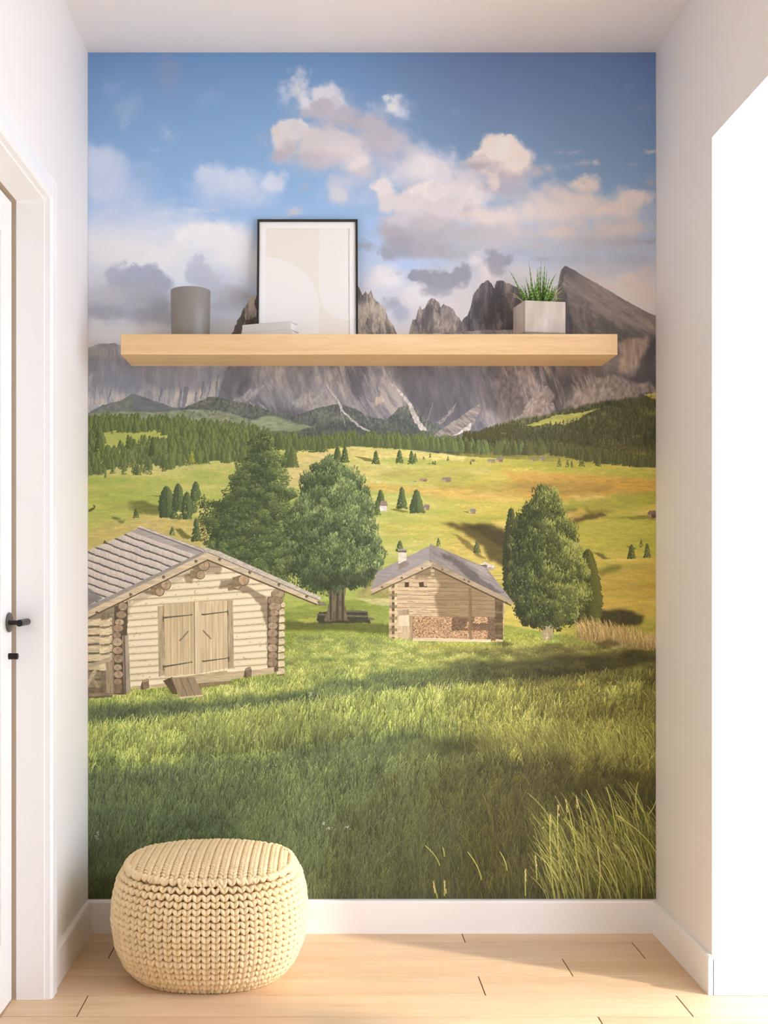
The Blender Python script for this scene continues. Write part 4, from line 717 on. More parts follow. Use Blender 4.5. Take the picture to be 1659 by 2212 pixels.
    for xe, ye in [(1188, 1760), (1205, 1742), (1222, 1730), (1244, 1720), (1290, 1830), (1134, 1880), (1156, 1850), (936, 1905), (960, 1905)]:   # seed heads
        q = np.random.default_rng(int(xe)); m = 16; a = q.uniform(0, 26, m); k = np.repeat(c('B59F68')[None, :], m, 0)
        strokes(xe+a*.12, ye+a, xe+a*.12+q.uniform(-2.5, 2.5, m), ye+a-5, 0, 1.2, k, k*1.1)
    # dry grass beside the pine
    n = 900; x = r.uniform(1246, 1425, n); y = np.interp(x, [1246, 1300, 1425], [1376, 1392, 1404])+r.uniform(-10, 4, n); L = r.uniform(16, 52, n)*np.interp(x, [1246, 1275, 1330, 1425], [.5, 1, .9, .6])
    k = np.array([c(h) for h in ['C9A968', 'DABD80', 'B39456', 'A58A4E']])[r.integers(0, 4, n)]*r.uniform(.8, 1.05, (n, 1)).astype(f32)
    strokes(x, y, x-L*r.uniform(-.15, .4, n), y-L, L*.08, r.uniform(.6, 1.2, n), (k*.75).astype(f32), np.clip(k, 0, 1).astype(f32), .3)
    poly([(1280, 1388), (1320, 1380), (1340, 1392), (1300, 1402)], '4B4022', 4, 7, 4, .2, 5, 3, .7, 2)
    # white flowers
    for x, y in [(210, 1800), (211, 1805), (209, 1809), (698, 1776), (700, 1780), (712, 1788), (707, 1790), (748, 1787), (752, 1788), (280, 1585), (300, 1580), (420, 1548), (424, 1552), (497, 1540), (670, 1498), (668, 1504), (343, 1575), (545, 1600), (500, 1590)]:
        for _ in range(5):
            a, b = r.normal(0, 2.2, 2); k = c('C9CBA0' if y < 1650 else 'B9BCB0')[None, :]
            strokes([x+a], [y+b], [x+a+2], [y+b-.4], 0, 1.2, k, k, .8)
    return np.clip(C, 0, 1)

# ================================================================ the room
import bpy, bmesh, math, random, os
import numpy as np
from mathutils import Vector, Matrix
random.seed(5)
scn = bpy.context.scene
COL = scn.collection
FPX, VPX, VPY, CAMZ = 2465.0, 695.0, 1225.0, 1.12      # focal length and centre of view in picture units, eye height
XL, XR, YB, ZC = -0.718, 1.026, 3.5, 2.70              # left wall, right wall, back wall, ceiling

# ---------------------------------------------------------------- helpers
def tag(o, label=None, cat=None, group=None, kind=None):
    if label: o['label'] = label
    if cat: o['category'] = cat
    if group: o['group'] = group
    if kind: o['kind'] = kind
    return o
def empty(name, loc, rz=0.):
    o = bpy.data.objects.new(name, None); COL.objects.link(o)
    o.location = loc; o.rotation_euler = (0, 0, rz); o.empty_display_size = .05
    return o
def link(name, me, mat=None, parent=None, smooth=False):
    o = bpy.data.objects.new(name, me); COL.objects.link(o)
    if mat:
        for m in (mat if isinstance(mat, (list, tuple)) else [mat]): me.materials.append(m)
    if parent: o.parent = parent
    if smooth: me.polygons.foreach_set('use_smooth', [True]*len(me.polygons))
    return o
def from_bm(name, bm, mat=None, parent=None, smooth=False):
    me = bpy.data.meshes.new(name); bmesh.ops.recalc_face_normals(bm, faces=bm.faces); bm.to_mesh(me); bm.free()
    return link(name, me, mat, parent, smooth)
def bx(bm, a, b, bev=0., seg=2, mi=0):
    r = bmesh.ops.create_cube(bm, size=1.)
    vs = r['verts']
    for v in vs:
        v.co = Vector([a[i]+(v.co[i]+.5)*(b[i]-a[i]) for i in range(3)])
    fs = set(f for v in vs for f in v.link_faces)
    for f in fs: f.material_index = mi
    if bev:
        es = list(set(e for v in vs for e in v.link_edges))
        bmesh.ops.bevel(bm, geom=es, offset=bev, segments=seg, profile=.5, affect='EDGES', clamp_overlap=True)
def prism(bm, pts, axis, a, b, mi=0):
    """extrude a closed outline (list of 2-D points) along axis from a to b"""
    def P(p, t):
        if axis == 0: return (t, p[0], p[1])
        if axis == 1: return (p[0], t, p[1])
        return (p[0], p[1], t)
    va = [bm.verts.new(P(p, a)) for p in pts]; vb = [bm.verts.new(P(p, b)) for p in pts]
    n = len(pts)
    fs = [bm.faces.new(va), bm.faces.new(vb[::-1])]
    for i in range(n): fs.append(bm.faces.new((va[i], vb[i], vb[(i+1) % n], va[(i+1) % n])))
    for f in fs: f.material_index = mi
def lathe(bm, prof, seg=64, axis='Z', origin=(0, 0, 0), cap=True):
    """turn a profile of (radius, height) about an axis"""
    rings = []
    for r, h in prof:
        ring = []
        for k in range(seg):
            t = 2*math.pi*k/seg
            p = {'Z': (r*math.cos(t), r*math.sin(t), h), 'X': (h, r*math.cos(t), r*math.sin(t)), 'Y': (r*math.cos(t), h, r*math.sin(t))}[axis]
            ring.append(bm.verts.new([p[i]+origin[i] for i in range(3)]))
        rings.append(ring)
    for a, b in zip(rings, rings[1:]):
        for k in range(seg): bm.faces.new((a[k], a[(k+1) % seg], b[(k+1) % seg], b[k]))
    if cap:
        bm.faces.new(rings[0][::-1]); bm.faces.new(rings[-1])

# ---------------------------------------------------------------- materials
def lin(h):
    v = [int(h[i:i+2], 16)/255 for i in (0, 2, 4)]
    return tuple([x/12.92 if x <= .04045 else ((x+.055)/1.055)**2.4 for x in v]+[1.])
class NT:
    def __init__(s, name):
        s.m = bpy.data.materials.new(name); s.m.use_nodes = True; s.t = s.m.node_tree; s.b = s.t.nodes['Principled BSDF']
    def n(s, typ, **kw):
        x = s.t.nodes.new(typ)
        for k, v in kw.items():
            if hasattr(x, k) and k not in x.inputs: setattr(x, k, v)
            else: x.inputs[k].default_value = v
        return x
    def l(s, a, b): s.t.links.new(a, b)
    def set(s, **kw):
        for k, v in kw.items(): s.b.inputs[k.replace('_', ' ')].default_value = v
        return s
def ramp_node(nt, fac, stops):
    r = nt.n('ShaderNodeValToRGB'); e = r.color_ramp.elements
    while len(e) < len(stops): e.new(.5)
    for x, (p, h) in zip(e, stops): x.position = p; x.color = lin(h) if isinstance(h, str) else h
    nt.l(fac, r.inputs['Fac']); return r
def plain(name, col, rough=.5, spec=.5, metal=0., noise=0., nscale=40., bump=0., bscale=200.):
    nt = NT(name); nt.set(Roughness=rough, Metallic=metal); nt.b.inputs['Specular IOR Level'].default_value = spec
    tc = nt.n('ShaderNodeTexCoord')
    if noise:
        nz = nt.n('ShaderNodeTexNoise', Scale=nscale, Detail=4.); nt.l(tc.outputs['Object'], nz.inputs['Vector'])
        c0 = lin(col); r = ramp_node(nt, nz.outputs['Fac'], [(.3, tuple([v*(1-noise) for v in c0[:3]]+[1])), (.7, tuple([min(1, v*(1+noise)) for v in c0[:3]]+[1]))])
        nt.l(r.outputs['Color'], nt.b.inputs['Base Color'])
    else: nt.b.inputs['Base Color'].default_value = lin(col)
    if bump:
        nz = nt.n('ShaderNodeTexNoise', Scale=bscale, Detail=3.); nt.l(tc.outputs['Object'], nz.inputs['Vector'])
        bp = nt.n('ShaderNodeBump', Strength=bump, Distance=.001); nt.l(nz.outputs['Fac'], bp.inputs['Height']); nt.l(bp.outputs['Normal'], nt.b.inputs['Normal'])
    return nt.m
def wood(name, c0, c1, c2, axis_scale, rough=.45, island=.0, fine=1., spec=.4):
    nt = NT(name); nt.set(Roughness=rough); nt.b.inputs['Specular IOR Level'].default_value = spec
    tc = nt.n('ShaderNodeTexCoord'); mp = nt.n('ShaderNodeMapping', Scale=axis_scale); nt.l(tc.outputs['Object'], mp.inputs['Vector'])
    vec = mp.outputs['Vector']
    if island:
        g = nt.n('ShaderNodeNewGeometry'); sc = nt.n('ShaderNodeVectorMath', operation='SCALE', Scale=1.); cmb = nt.n('ShaderNodeCombineXYZ')
        ml = nt.n('ShaderNodeMath', operation='MULTIPLY'); ml.inputs[1].default_value = 37.; nt.l(g.outputs['Random Per Island'], ml.inputs[0])
        for i in range(3): nt.l(ml.outputs[0], cmb.inputs[i])
        ad = nt.n('ShaderNodeVectorMath', operation='ADD'); nt.l(vec, ad.inputs[0]); nt.l(cmb.outputs[0], ad.inputs[1]); vec = ad.outputs[0]
    n1 = nt.n('ShaderNodeTexNoise', Scale=1., Detail=5., Roughness=.6, Distortion=.6); nt.l(vec, n1.inputs['Vector'])
    n2 = nt.n('ShaderNodeTexNoise', Scale=5.*fine, Detail=4., Roughness=.7); nt.l(vec, n2.inputs['Vector'])
    mx = nt.n('ShaderNodeMix', data_type='FLOAT'); mx.inputs[0].default_value = .4; nt.l(n1.outputs['Fac'], mx.inputs[2]); nt.l(n2.outputs['Fac'], mx.inputs[3])
    r = ramp_node(nt, mx.outputs[0], [(.28, c0), (.5, c1), (.72, c2)])
    out = r.outputs['Color']
    if island:
        hs = nt.n('ShaderNodeHueSaturation'); mr = nt.n('ShaderNodeMapRange'); mr.inputs['To Min'].default_value = 1-island; mr.inputs['To Max'].default_value = 1+island
        nt.l(g.outputs['Random Per Island'], mr.inputs['Value']); nt.l(mr.outputs['Result'], hs.inputs['Value']); nt.l(out, hs.inputs['Color']); out = hs.outputs['Color']
    nt.l(out, nt.b.inputs['Base Color'])
    bp = nt.n('ShaderNodeBump', Strength=.12, Distance=.0006); nt.l(n2.outputs['Fac'], bp.inputs['Height']); nt.l(bp.outputs['Normal'], nt.b.inputs['Normal'])
    return nt.m

M_wall = plain('wall_paint', 'F1ECE8', .65, .3, noise=.008, nscale=3, bump=.05, bscale=300)
M_rear = plain('rear_bounce_grey', 'BDBBB7', .7, .2)  # grey level set to tune light bounced off the added rear slab
M_ceil = plain('ceiling_paint', 'F3EEEA', .8, .2, noise=.008, nscale=3)
M_trim = plain('white_gloss_paint', 'F6F4F2', .35, .45)
M_door = plain('door_paint', 'F2F0EC', .35, .45)
M_black = plain('blackened_metal', '2B2724', .35, .5, .7)
M_gun = plain('gunmetal', '6A645E', .4, .5, .6)
M_gap = plain('door_seal', 'C4B29C', .7, .3)
M_floor = wood('oak_floor', 'CDA67D', 'DCBC96', 'E8CDAB', (1.2, 14., 14.), .38, .035, 1.6, .45)
M_groove = plain('floor_groove', '6E4E34', .8, .2)
M_shelf = wood('pale_shelf_wood', 'D7B07B', 'E5C392', 'EFD3A9', (1.6, 26., 26.), .5, 0, 1.8, .3)
M_pouf = plain('cream_wool', 'EBD3A8', .9, .15, noise=.05, nscale=25, bump=.25, bscale=420)
M_vase = plain('grey_ceramic', '8B857F', .42, .5, noise=.02, nscale=8)
M_mat = plain('mat_board', 'FAF9F7', .8, .2)
M_paper = plain('print_paper', 'F5F2ED', .8, .2)
M_beige = plain('print_beige_ink', 'F1ECE0', .85, .2)
M_pale = plain('print_pale_ink', 'EBE6DD', .85, .2)
M_frame = plain('black_frame', '2A2622', .4, .4)
M_back = plain('frame_back_board', '6B5A48', .8, .2)
M_cover = plain('white_book_cover', 'E0DDDA', .6, .3)
M_pages = plain('book_pages', 'E4E1DF', .85, .2, noise=.03, nscale=60)
M_soil = plain('potting_soil', '3A2D22', .95, .1, noise=.3, nscale=60, bump=.6, bscale=150)

nt = NT('concrete'); nt.set(Roughness=.85); nt.b.inputs['Specular IOR Level'].default_value = .25
tc = nt.n('ShaderNodeTexCoord'); mp = nt.n('ShaderNodeMapping', Scale=(26., 26., 7.)); nt.l(tc.outputs['Object'], mp.inputs['Vector'])
n1 = nt.n('ShaderNodeTexNoise', Scale=1., Detail=6., Roughness=.6); nt.l(mp.outputs['Vector'], n1.inputs['Vector'])
r1 = ramp_node(nt, n1.outputs['Fac'], [(.3, 'B3A89F'), (.55, 'CCC2B8'), (.75, 'DAD2CA')])
vo = nt.n('ShaderNodeTexVoronoi', Scale=75., feature='DISTANCE_TO_EDGE'); v2 = nt.n('ShaderNodeTexNoise', Scale=170., Detail=2.); nt.l(tc.outputs['Object'], v2.inputs['Vector'])
r2 = ramp_node(nt, v2.outputs['Fac'], [(.22, '6D6258'), (.27, 'FFFFFF')])
mm = nt.n('ShaderNodeMix', data_type='RGBA', blend_type='MULTIPLY'); mm.inputs[0].default_value = 1.; nt.l(r1.outputs['Color'], mm.inputs[6]); nt.l(r2.outputs['Color'], mm.inputs[7])
nt.l(mm.outputs[2], nt.b.inputs['Base Color']); M_conc = nt.m

nt = NT('striped_leaf'); nt.set(Roughness=.45)
uv = nt.n('ShaderNodeUVMap'); sx = nt.n('ShaderNodeSeparateXYZ'); nt.l(uv.outputs['UV'], sx.inputs['Vector'])
nz = nt.n('ShaderNodeTexNoise', Scale=16., Detail=1.); nt.l(uv.outputs['UV'], nz.inputs['Vector'])
wv = nt.n('ShaderNodeMath', operation='MULTIPLY_ADD'); nt.l(sx.outputs['Y'], wv.inputs[0]); wv.inputs[1].default_value = 9.; nt.l(nz.outputs['Fac'], wv.inputs[2])
fr = nt.n('ShaderNodeMath', operation='FRACT'); nt.l(wv.outputs[0], fr.inputs[0])
rl = ramp_node(nt, fr.outputs[0], [(.0, '365C18'), (.5, '517F22'), (.68, 'A4BF5E'), (.88, '7AA03C')])
nt.l(rl.outputs['Color'], nt.b.inputs['Base Color']); M_leaf = nt.m
M_leaf2 = plain('dry_leaf', 'A8A272', .6, .3)

# ---------------------------------------------------------------- shell
def struct(name, bm, mat, parent=None, smooth=False):
    o = from_bm(name, bm, mat, parent, smooth)
    if parent is None: o['kind'] = 'structure'
    return o
DOOR_Y0, DOOR_Y1, DOOR_Z = 2.094, 2.954, 2.071           # clear opening in the left wall
bm = bmesh.new()
bx(bm, (-.90, DOOR_Y1, 0), (XL, YB, ZC)); bx(bm, (-.90, -1.6, 0), (XL, DOOR_Y0, ZC)); bx(bm, (-.90, DOOR_Y0, DOOR_Z), (XL, DOOR_Y1, ZC))
struct('wall_left', bm, M_wall)
bm = bmesh.new(); bx(bm, (-.90, YB, 0), (1.40, YB+.12, ZC)); struct('wall_back', bm, M_wall)
OP_Y0, HD_Y, OP_Z, TH = 1.5, 1.9, 2.25, .22                       # wide opening in the right wall, up to Y 3.0
bm = bmesh.new()
bx(bm, (XR, 3.0, 0), (XR+TH, YB, ZC)); bx(bm, (XR, HD_Y, OP_Z), (XR+TH, 3.0, ZC)); bx(bm, (XR, -1.6, 0), (XR+TH, OP_Y0, ZC))
struct('wall_right', bm, M_wall)
bm = bmesh.new(); bx(bm, (-.90, -1.72, 0), (3.0, -1.6, ZC)); struct('rear_light_blocker', bm, M_rear)  # added unseen slab behind the camera, holds back frontal light
bm = bmesh.new(); bx(bm, (2.88, .75, 0), (3.0, 1.45, ZC)); struct('outer_sun_blocker', bm, M_wall)  # added unseen pillar, blocks the sun to shade the near floor
bm = bmesh.new(); bx(bm, (-.90, -1.72, ZC), (3.0, YB+.12, ZC+.1)); struct('ceiling', bm, M_ceil)

# plank floor: one mesh of boards with fine joints over a darker bed
bm = bmesh.new()
PW, PL, G = .1405, 1.537, .0015
offs = [.926, .688, .4285]
for k in range(-1, 37):
    y1 = 3.406-PW*k; y0 = y1-PW
    y1c = min(y1, YB)
    if y0 >= YB: continue
    o0 = offs[k % 3]
    x = o0-2*PL
    while x < 3.4:
        a, b = max(x, -.90), min(x+PL, 3.4)
        if b > a: bx(bm, (a+G, y0+G, -.012), (b-G, y1c-G, 0), .0006, 1)
        x += PL
bx(bm, (-.90, -1.8, -.03), (3.4, YB, -.0015), mi=1)
struct('floor', bm, [M_floor, M_groove])

# baseboards: flat board with an eased top
def base_profile(h=.101, t=.0145): return [(0, 0), (t, 0), (t, h-.007), (t-.002, h-.002), (t-.005, h), (0, h)]
bm = bmesh.new(); prism(bm, [(YB-d, z) for d, z in base_profile()], 0, XL, XR); struct('baseboard_back', bm, M_trim)
bm = bmesh.new()
prism(bm, [(XL+d, z) for d, z in base_profile()], 1, 3.016, YB-.014); prism(bm, [(XL+d, z) for d, z in base_profile()], 1, -1.6, DOOR_Y0-.062)
struct('baseboard_left', bm, M_trim)
bm = bmesh.new()
prism(bm, [(XR-d, z) for d, z in base_profile()], 1, 3.0-.0145, YB-.014)
prism(bm, [(3.0-d, z) for d, z in base_profile()], 0, XR-.002, XR+TH)
struct('baseboard_right', bm, M_trim)

# casing round the left door
bm = bmesh.new()
CT, CW = .020, .060
def casing(bm, pts, axis, a, b): prism(bm, pts, axis, a, b)
x0 = XL
prof = lambda y, s: [(x0, y), (x0+CT*.7, y), (x0+CT*.85, y+s*.004), (x0+CT, y+s*.008), (x0+CT, y+s*(CW-.006)), (x0+CT*.75, y+s*CW), (x0, y+s*CW)]
prism(bm, prof(DOOR_Y1+.003, 1), 2, 0, DOOR_Z+CW+.003); prism(bm, prof(DOOR_Y0-.003, -1), 2, 0, DOOR_Z+CW+.003)
zt = DOOR_Z+.003
prism(bm, [(x0, zt), (x0+CT*.7, zt), (x0+CT*.85, zt+.004), (x0+CT, zt+.008), (x0+CT, zt+CW-.006), (x0+CT*.75, zt+CW), (x0, zt+CW)], 1, DOOR_Y0-.003, DOOR_Y1+.003)
struct('trim_1', bm, M_trim)
# lining of the door opening, with the dark rebate behind it
JX = -.790
bm = bmesh.new()
bx(bm, (JX, DOOR_Y1-.004, 0), (XL+.001, DOOR_Y1, DOOR_Z), .001, 1); bx(bm, (JX, DOOR_Y0, 0), (XL+.001, DOOR_Y0+.004, DOOR_Z), .001, 1); bx(bm, (JX, DOOR_Y0+.004, DOOR_Z-.004), (XL+.001, DOOR_Y1-.004, DOOR_Z), .001, 1)
bx(bm, (-.86, DOOR_Y1-.001, 0), (JX, DOOR_Y1+.0, DOOR_Z), mi=1); bx(bm, (-.86, DOOR_Y0, DOOR_Z-.001), (JX, DOOR_Y1-.001, DOOR_Z), mi=1)
struct('trim_2', bm, [M_trim, M_gap])

# the door: slab with one recessed panel, lever, rose and thumb turn
DX = -.800
dr = empty('door_1', (DX, (DOOR_Y0+DOOR_Y1)/2, 0)); tag(dr, kind='structure')
def in_door(o): o.parent = dr; o.matrix_parent_inverse = Matrix.Translation(-dr.location)
ya, yb_ = DOOR_Y0+.006, DOOR_Y1-.010
bm = bmesh.new()
st, zt2 = .092, DOOR_Z-.010
bx(bm, (DX-.044, ya, .005), (DX-.006, yb_, zt2))
bx(bm, (DX-.010, yb_-st, .005), (DX, yb_, zt2), .0015, 1); bx(bm, (DX-.010, ya, .005), (DX, ya+st, zt2), .0015, 1)
bx(bm, (DX-.010, ya+st, .005), (DX, yb_-st, .175), .0015, 1); bx(bm, (DX-.010, ya+st, zt2-.10), (DX, yb_-st, zt2), .0015, 1)
o = from_bm('door_leaf', bm, M_door); in_door(o)
bm = bmesh.new(); HY, HZ = 2.912, .979
lathe(bm, [(.0, 0), (.0235, 0), (.0252, .0012), (.0252, .0045), (.0245, .0058), (.0, .006)], 48, 'X', (DX, HY, HZ), cap=False)
rose = from_bm('handle_rose', bm, M_gun, None, True); in_door(rose)
bm = bmesh.new()
lathe(bm, [(.0, .004), (.006, .004), (.006, .040), (.0, .040)], 24, 'X', (DX, HY-.018+.0, HZ), cap=False)
lathe(bm, [(.0, 0), (.0078, 0), (.0086, .0012), (.0086, .080), (.0078, .0815), (.0, .082)], 32, 'Y', (DX+.040, 2.866, HZ), cap=False)
lever = from_bm('door_handle', bm, M_black, None, False); in_door(lever); 
bm = bmesh.new(); lathe(bm, [(.0, 0), (.0082, 0), (.0082, .020), (.0074, .0235), (.0, .0238)], 32, 'X', (DX, 2.917, .892), cap=False)
turn = from_bm('thumb_turn', bm, M_black, None, False); in_door(turn)

# ---------------------------------------------------------------- the wallpaper mural
PAINT = paint_mural()
mh, mw = PAINT.shape[:2]
def s2l(v): return np.where(v <= .04045, v/12.92, ((v+.055)/1.055)**2.4)
def l2s(v): return np.where(v <= .0031308, v*12.92, 1.055*np.power(np.maximum(v, 1e-6), 1/2.4)-.055)
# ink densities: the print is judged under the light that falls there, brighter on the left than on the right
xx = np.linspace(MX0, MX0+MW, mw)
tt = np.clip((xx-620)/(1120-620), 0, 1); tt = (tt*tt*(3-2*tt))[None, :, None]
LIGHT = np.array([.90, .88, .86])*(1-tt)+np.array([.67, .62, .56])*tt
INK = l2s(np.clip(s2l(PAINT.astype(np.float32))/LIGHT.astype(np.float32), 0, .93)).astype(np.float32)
img = bpy.data.images.new('landscape_print', mw, mh, alpha=False, float_buffer=False)
buf = np.ones((mh, mw, 4), np.float32); buf[..., :3] = INK[::-1]
img.pixels.foreach_set(buf.ravel()); img.update(); img.pack()
nt = NT('wallpaper_print'); nt.set(Roughness=.62); nt.b.inputs['Specular IOR Level'].default_value = .35
ti = nt.n('ShaderNodeTexImage'); ti.image = img; ti.interpolation = 'Cubic'; ti.extension = 'EXTEND'
uvn = nt.n('ShaderNodeUVMap'); nt.l(uvn.outputs['UV'], ti.inputs['Vector']); nt.l(ti.outputs['Color'], nt.b.inputs['Base Color'])
M_print = nt.m
def wallX(px): return (px-VPX)*YB/FPX
def wallZ(py): return CAMZ-(py-VPY)*YB/FPX
bm = bmesh.new()
mx0, mx1, mz0, mz1 = XL+.0015, XR-.0015, .1025, ZC-.002
bx(bm, (mx0, YB-.0012, mz0), (mx1, YB, mz1))
uvl = bm.loops.layers.uv.new('UVMap')
for f in bm.faces:
    for l in f.loops:
        l[uvl].uv = ((l.vert.co.x-wallX(MX0))/(wallX(MX0+MW)-wallX(MX0)), (l.vert.co.z-wallZ(MY0+MH))/(wallZ(MY0)-wallZ(MY0+MH)))
o = from_bm('wall_mural', bm, M_print)
tag(o, 'printed alpine landscape wallpaper with log huts and peaks covering the back wall', 'wallpaper')

# ---------------------------------------------------------------- floating shelf
SY0, SZ0, SZ1 = 3.309, 1.736, 1.796
bm = bmesh.new(); bx(bm, (-.583, SY0, SZ0), (.858, YB-.0013, SZ1), .0015, 2)
o = from_bm('floating_shelf', bm, M_shelf); tag(o, 'long pale wooden floating shelf mounted across the landscape wallpaper', 'shelf')

# grey vessel
bm = bmesh.new()
R, hV = .0595, .148
lathe(bm, [(0, .0), (R*.93, .0), (R*.952, .003), (R*.985, hV*.55), (R, hV-.002), (R-.0008, hV), (R-.004, hV), (R-.005, hV-.003), (R*.86, .010), (0, .008)], 96, cap=False)
o = from_bm('vase', bm, M_vase, None, True); o.location = (-.3915, 3.405, SZ1); tag(o, 'plain grey cylindrical ceramic vase at the left end of the shelf', 'vase')

# framed print leaning back against the wall
FW, FH, FD = .306, .390, .013
fr = empty('picture_frame', (-.0435, 3.428, SZ1)); lean = math.atan2(.056, FH)
fr.rotation_euler = (-lean, 0, math.radians(0.))
tag(fr, 'thin black picture frame with pale beige abstract print leaning on the shelf', 'picture frame')
bm = bmesh.new(); b = .0066
bx(bm, (-FW/2, 0, 0), (-FW/2+b, FD, FH)); bx(bm, (FW/2-b, 0, 0), (FW/2, FD, FH)); bx(bm, (-FW/2+b, 0, 0), (FW/2-b, FD, b)); bx(bm, (-FW/2+b, 0, FH-b), (FW/2-b, FD, FH))
from_bm('frame_moulding', bm, M_frame, fr)
bm = bmesh.new(); bx(bm, (-FW/2+b, FD-.003, b), (FW/2-b, FD, FH-b)); from_bm('back_board', bm, M_back, fr)
iw, z0, z1 = FW/2-b, b, FH-b
mxl, mxr, mzb, mzt = -FW/2+.0265, FW/2-.025, .026, FH-.0275
bm = bmesh.new()
for a, c_ in [((-iw, .0055, z0), (mxl, .008, z1)), ((mxr, .0055, z0), (iw, .008, z1)), ((mxl, .0055, z0), (mxr, .008, mzb)), ((mxl, .0055, mzt), (mxr, .008, z1))]: bx(bm, a, c_)
from_bm('mat_board', bm, M_mat, fr)
bm = bmesh.new(); bx(bm, (mxl-.004, .0088, mzb-.004), (mxr+.004, .0098, mzt+.004)); sheet = from_bm('print', bm, M_paper, fr)
# printed shapes: beige upper left with a round pale field below it, beige sweep lower right
xm = mxl+.1625
bm = bmesh.new()
def arc(cx, cz, r, a0, a1, n=40): return [(cx+r*math.cos(math.radians(a0+(a1-a0)*i/n)), cz+r*math.sin(math.radians(a0+(a1-a0)*i/n))) for i in range(n+1)]
prism(bm, [(mxl, mzt)]+arc(mxl, .110, xm-mxl, 90, 0)+[(xm, mzt)], 1, .0084, .0088)
B = arc(mxr, .071+(mxr-xm), mxr-xm, 180, 270)
prism(bm, B+[(mxr, mzb), (xm, mzb)], 1, .0084, .0088)
from_bm('beige_shapes', bm, M_beige, sheet)

# two white books lying flat in front of the frame
def book(name, loc, rz, L, W_, T, label):
    t = empty(name, loc, rz); tag(t, label, 'book', 'white books lying on the shelf')
    bm = bmesh.new(); cv = .0022
    bx(bm, (0, 0, 0), (L, W_, cv), .0006, 1); bx(bm, (0, 0, T-cv), (L, W_, T), .0006, 1); bx(bm, (0, 0, cv), (L, cv, T-cv))
    from_bm('cover', bm, M_cover, t)
    bm = bmesh.new(); bx(bm, (.003, cv, cv), (L-.0045, W_-.003, T-cv)); from_bm('page_block', bm, M_pages, t)
    return t
th = math.radians(180-17)
cx, cy = -.0905, 3.333
ex = Vector((math.cos(th), math.sin(th), 0)); ey = Vector((-math.sin(th), math.cos(th), 0))
def book_at(name, nx, ny, rz, L, W_, T, z, label):
    # corner nearest the camera at (nx, ny); long side runs off to the left, short side back to the right
    ux = Vector((math.cos(rz), math.sin(rz), 0))                         # along length, towards camera-right end
    o0 = Vector((nx, ny, 0))-ux*L
    return book(name, (o0.x, o0.y, z), rz, L, W_, T, label)
rz = math.radians(-17)
book_at('book', -.0860, 3.322, math.radians(-21), .162, .053, .0175, SZ1, 'white hardback book, lower one of the two in front of the frame')
book_at('book', -.0902, 3.326, math.radians(-22), .157, .050, .0245, SZ1+.0176, 'white hardback book, upper one of the two in front of the frame')

# concrete planter with a striped grass plant
PX, PY, PR = .5935, 3.330, math.radians(10.5)
pl = empty('potted_plant', (PX, PY, SZ1), PR); tag(pl, 'square concrete planter with spiky striped green grass at the right of the shelf', 'potted plant')
PWd, PDp, PH = .1245, .100, .1025
bm = bmesh.new(); w_ = .009
bx(bm, (0, 0, 0), (PWd, PDp, .012)); 
outer = [(0, 0), (PWd, 0), (PWd, PDp), (0, PDp)]; inner = [(w_, w_), (PWd-w_, w_), (PWd-w_, PDp-w_), (w_, PDp-w_)]
vo_b = [bm.verts.new((x, y, 0)) for x, y in outer]; vo_t = [bm.verts.new((x, y, PH)) for x, y in outer]; vi_t = [bm.verts.new((x, y, PH)) for x, y in inner]; vi_b = [bm.verts.new((x, y, .012)) for x, y in inner]
for i in range(4):
    j = (i+1) % 4
    bm.faces.new((vo_b[i], vo_b[j], vo_t[j], vo_t[i])); bm.faces.new((vo_t[i], vo_t[j], vi_t[j], vi_t[i])); bm.faces.new((vi_t[i], vi_t[j], vi_b[j], vi_b[i]))
from_bm('planter', bm, M_conc, pl)
bm = bmesh.new(); bx(bm, (w_, w_, .05), (PWd-w_, PDp-w_, PH-.010)); from_bm('soil', bm, M_soil, pl)
rl_ = random.Random(17)
bm = bmesh.new(); uvl = bm.loops.layers.uv.new('UVMap')
def blade(bm, root, tip, sag, wid, mi=0, n=9):
    root, tip = Vector(root), Vector(tip); d = tip-root; side = d.cross(Vector((rl_.uniform(-.4, .4), 1, rl_.uniform(-.2, .2)))).normalized()
    prev = None
    for i in range(n+1):
        t = i/n; p = root+d*t+Vector((0, 0, sag*4*t*(1-t)))
        w = wid*(.55+.45*math.sin(min(1, t*2.2)*math.pi/2))*(1-t**2.2)+.00015
        crease = Vector((0, w*.35, 0))
        cur = [bm.verts.new(p-side*w/2), bm.verts.new(p+crease), bm.verts.new(p+side*w/2)]
        if prev:
            for k in range(2):
                f = bm.faces.new((prev[k], prev[k+1], cur[k+1], cur[k])); f.material_index = mi; f.smooth = True
                for l, v in zip(f.loops, ((k*.5, (i-1)/n), (k*.5+.5, (i-1)/n), (k*.5+.5, t), (k*.5, t))): l[uvl].uv = (v[0]+root.x*40, v[1]+root.y*90)
        prev = cur
def to_local(px, py, Y):
    X, Z = (px-VPX)*Y/FPX, CAMZ-(py-VPY)*Y/FPX
    dx, dy = X-PX, Y-PY; c_, s_ = math.cos(-PR), math.sin(-PR)
    return (dx*c_-dy*s_, dx*s_+dy*c_, Z-SZ1)
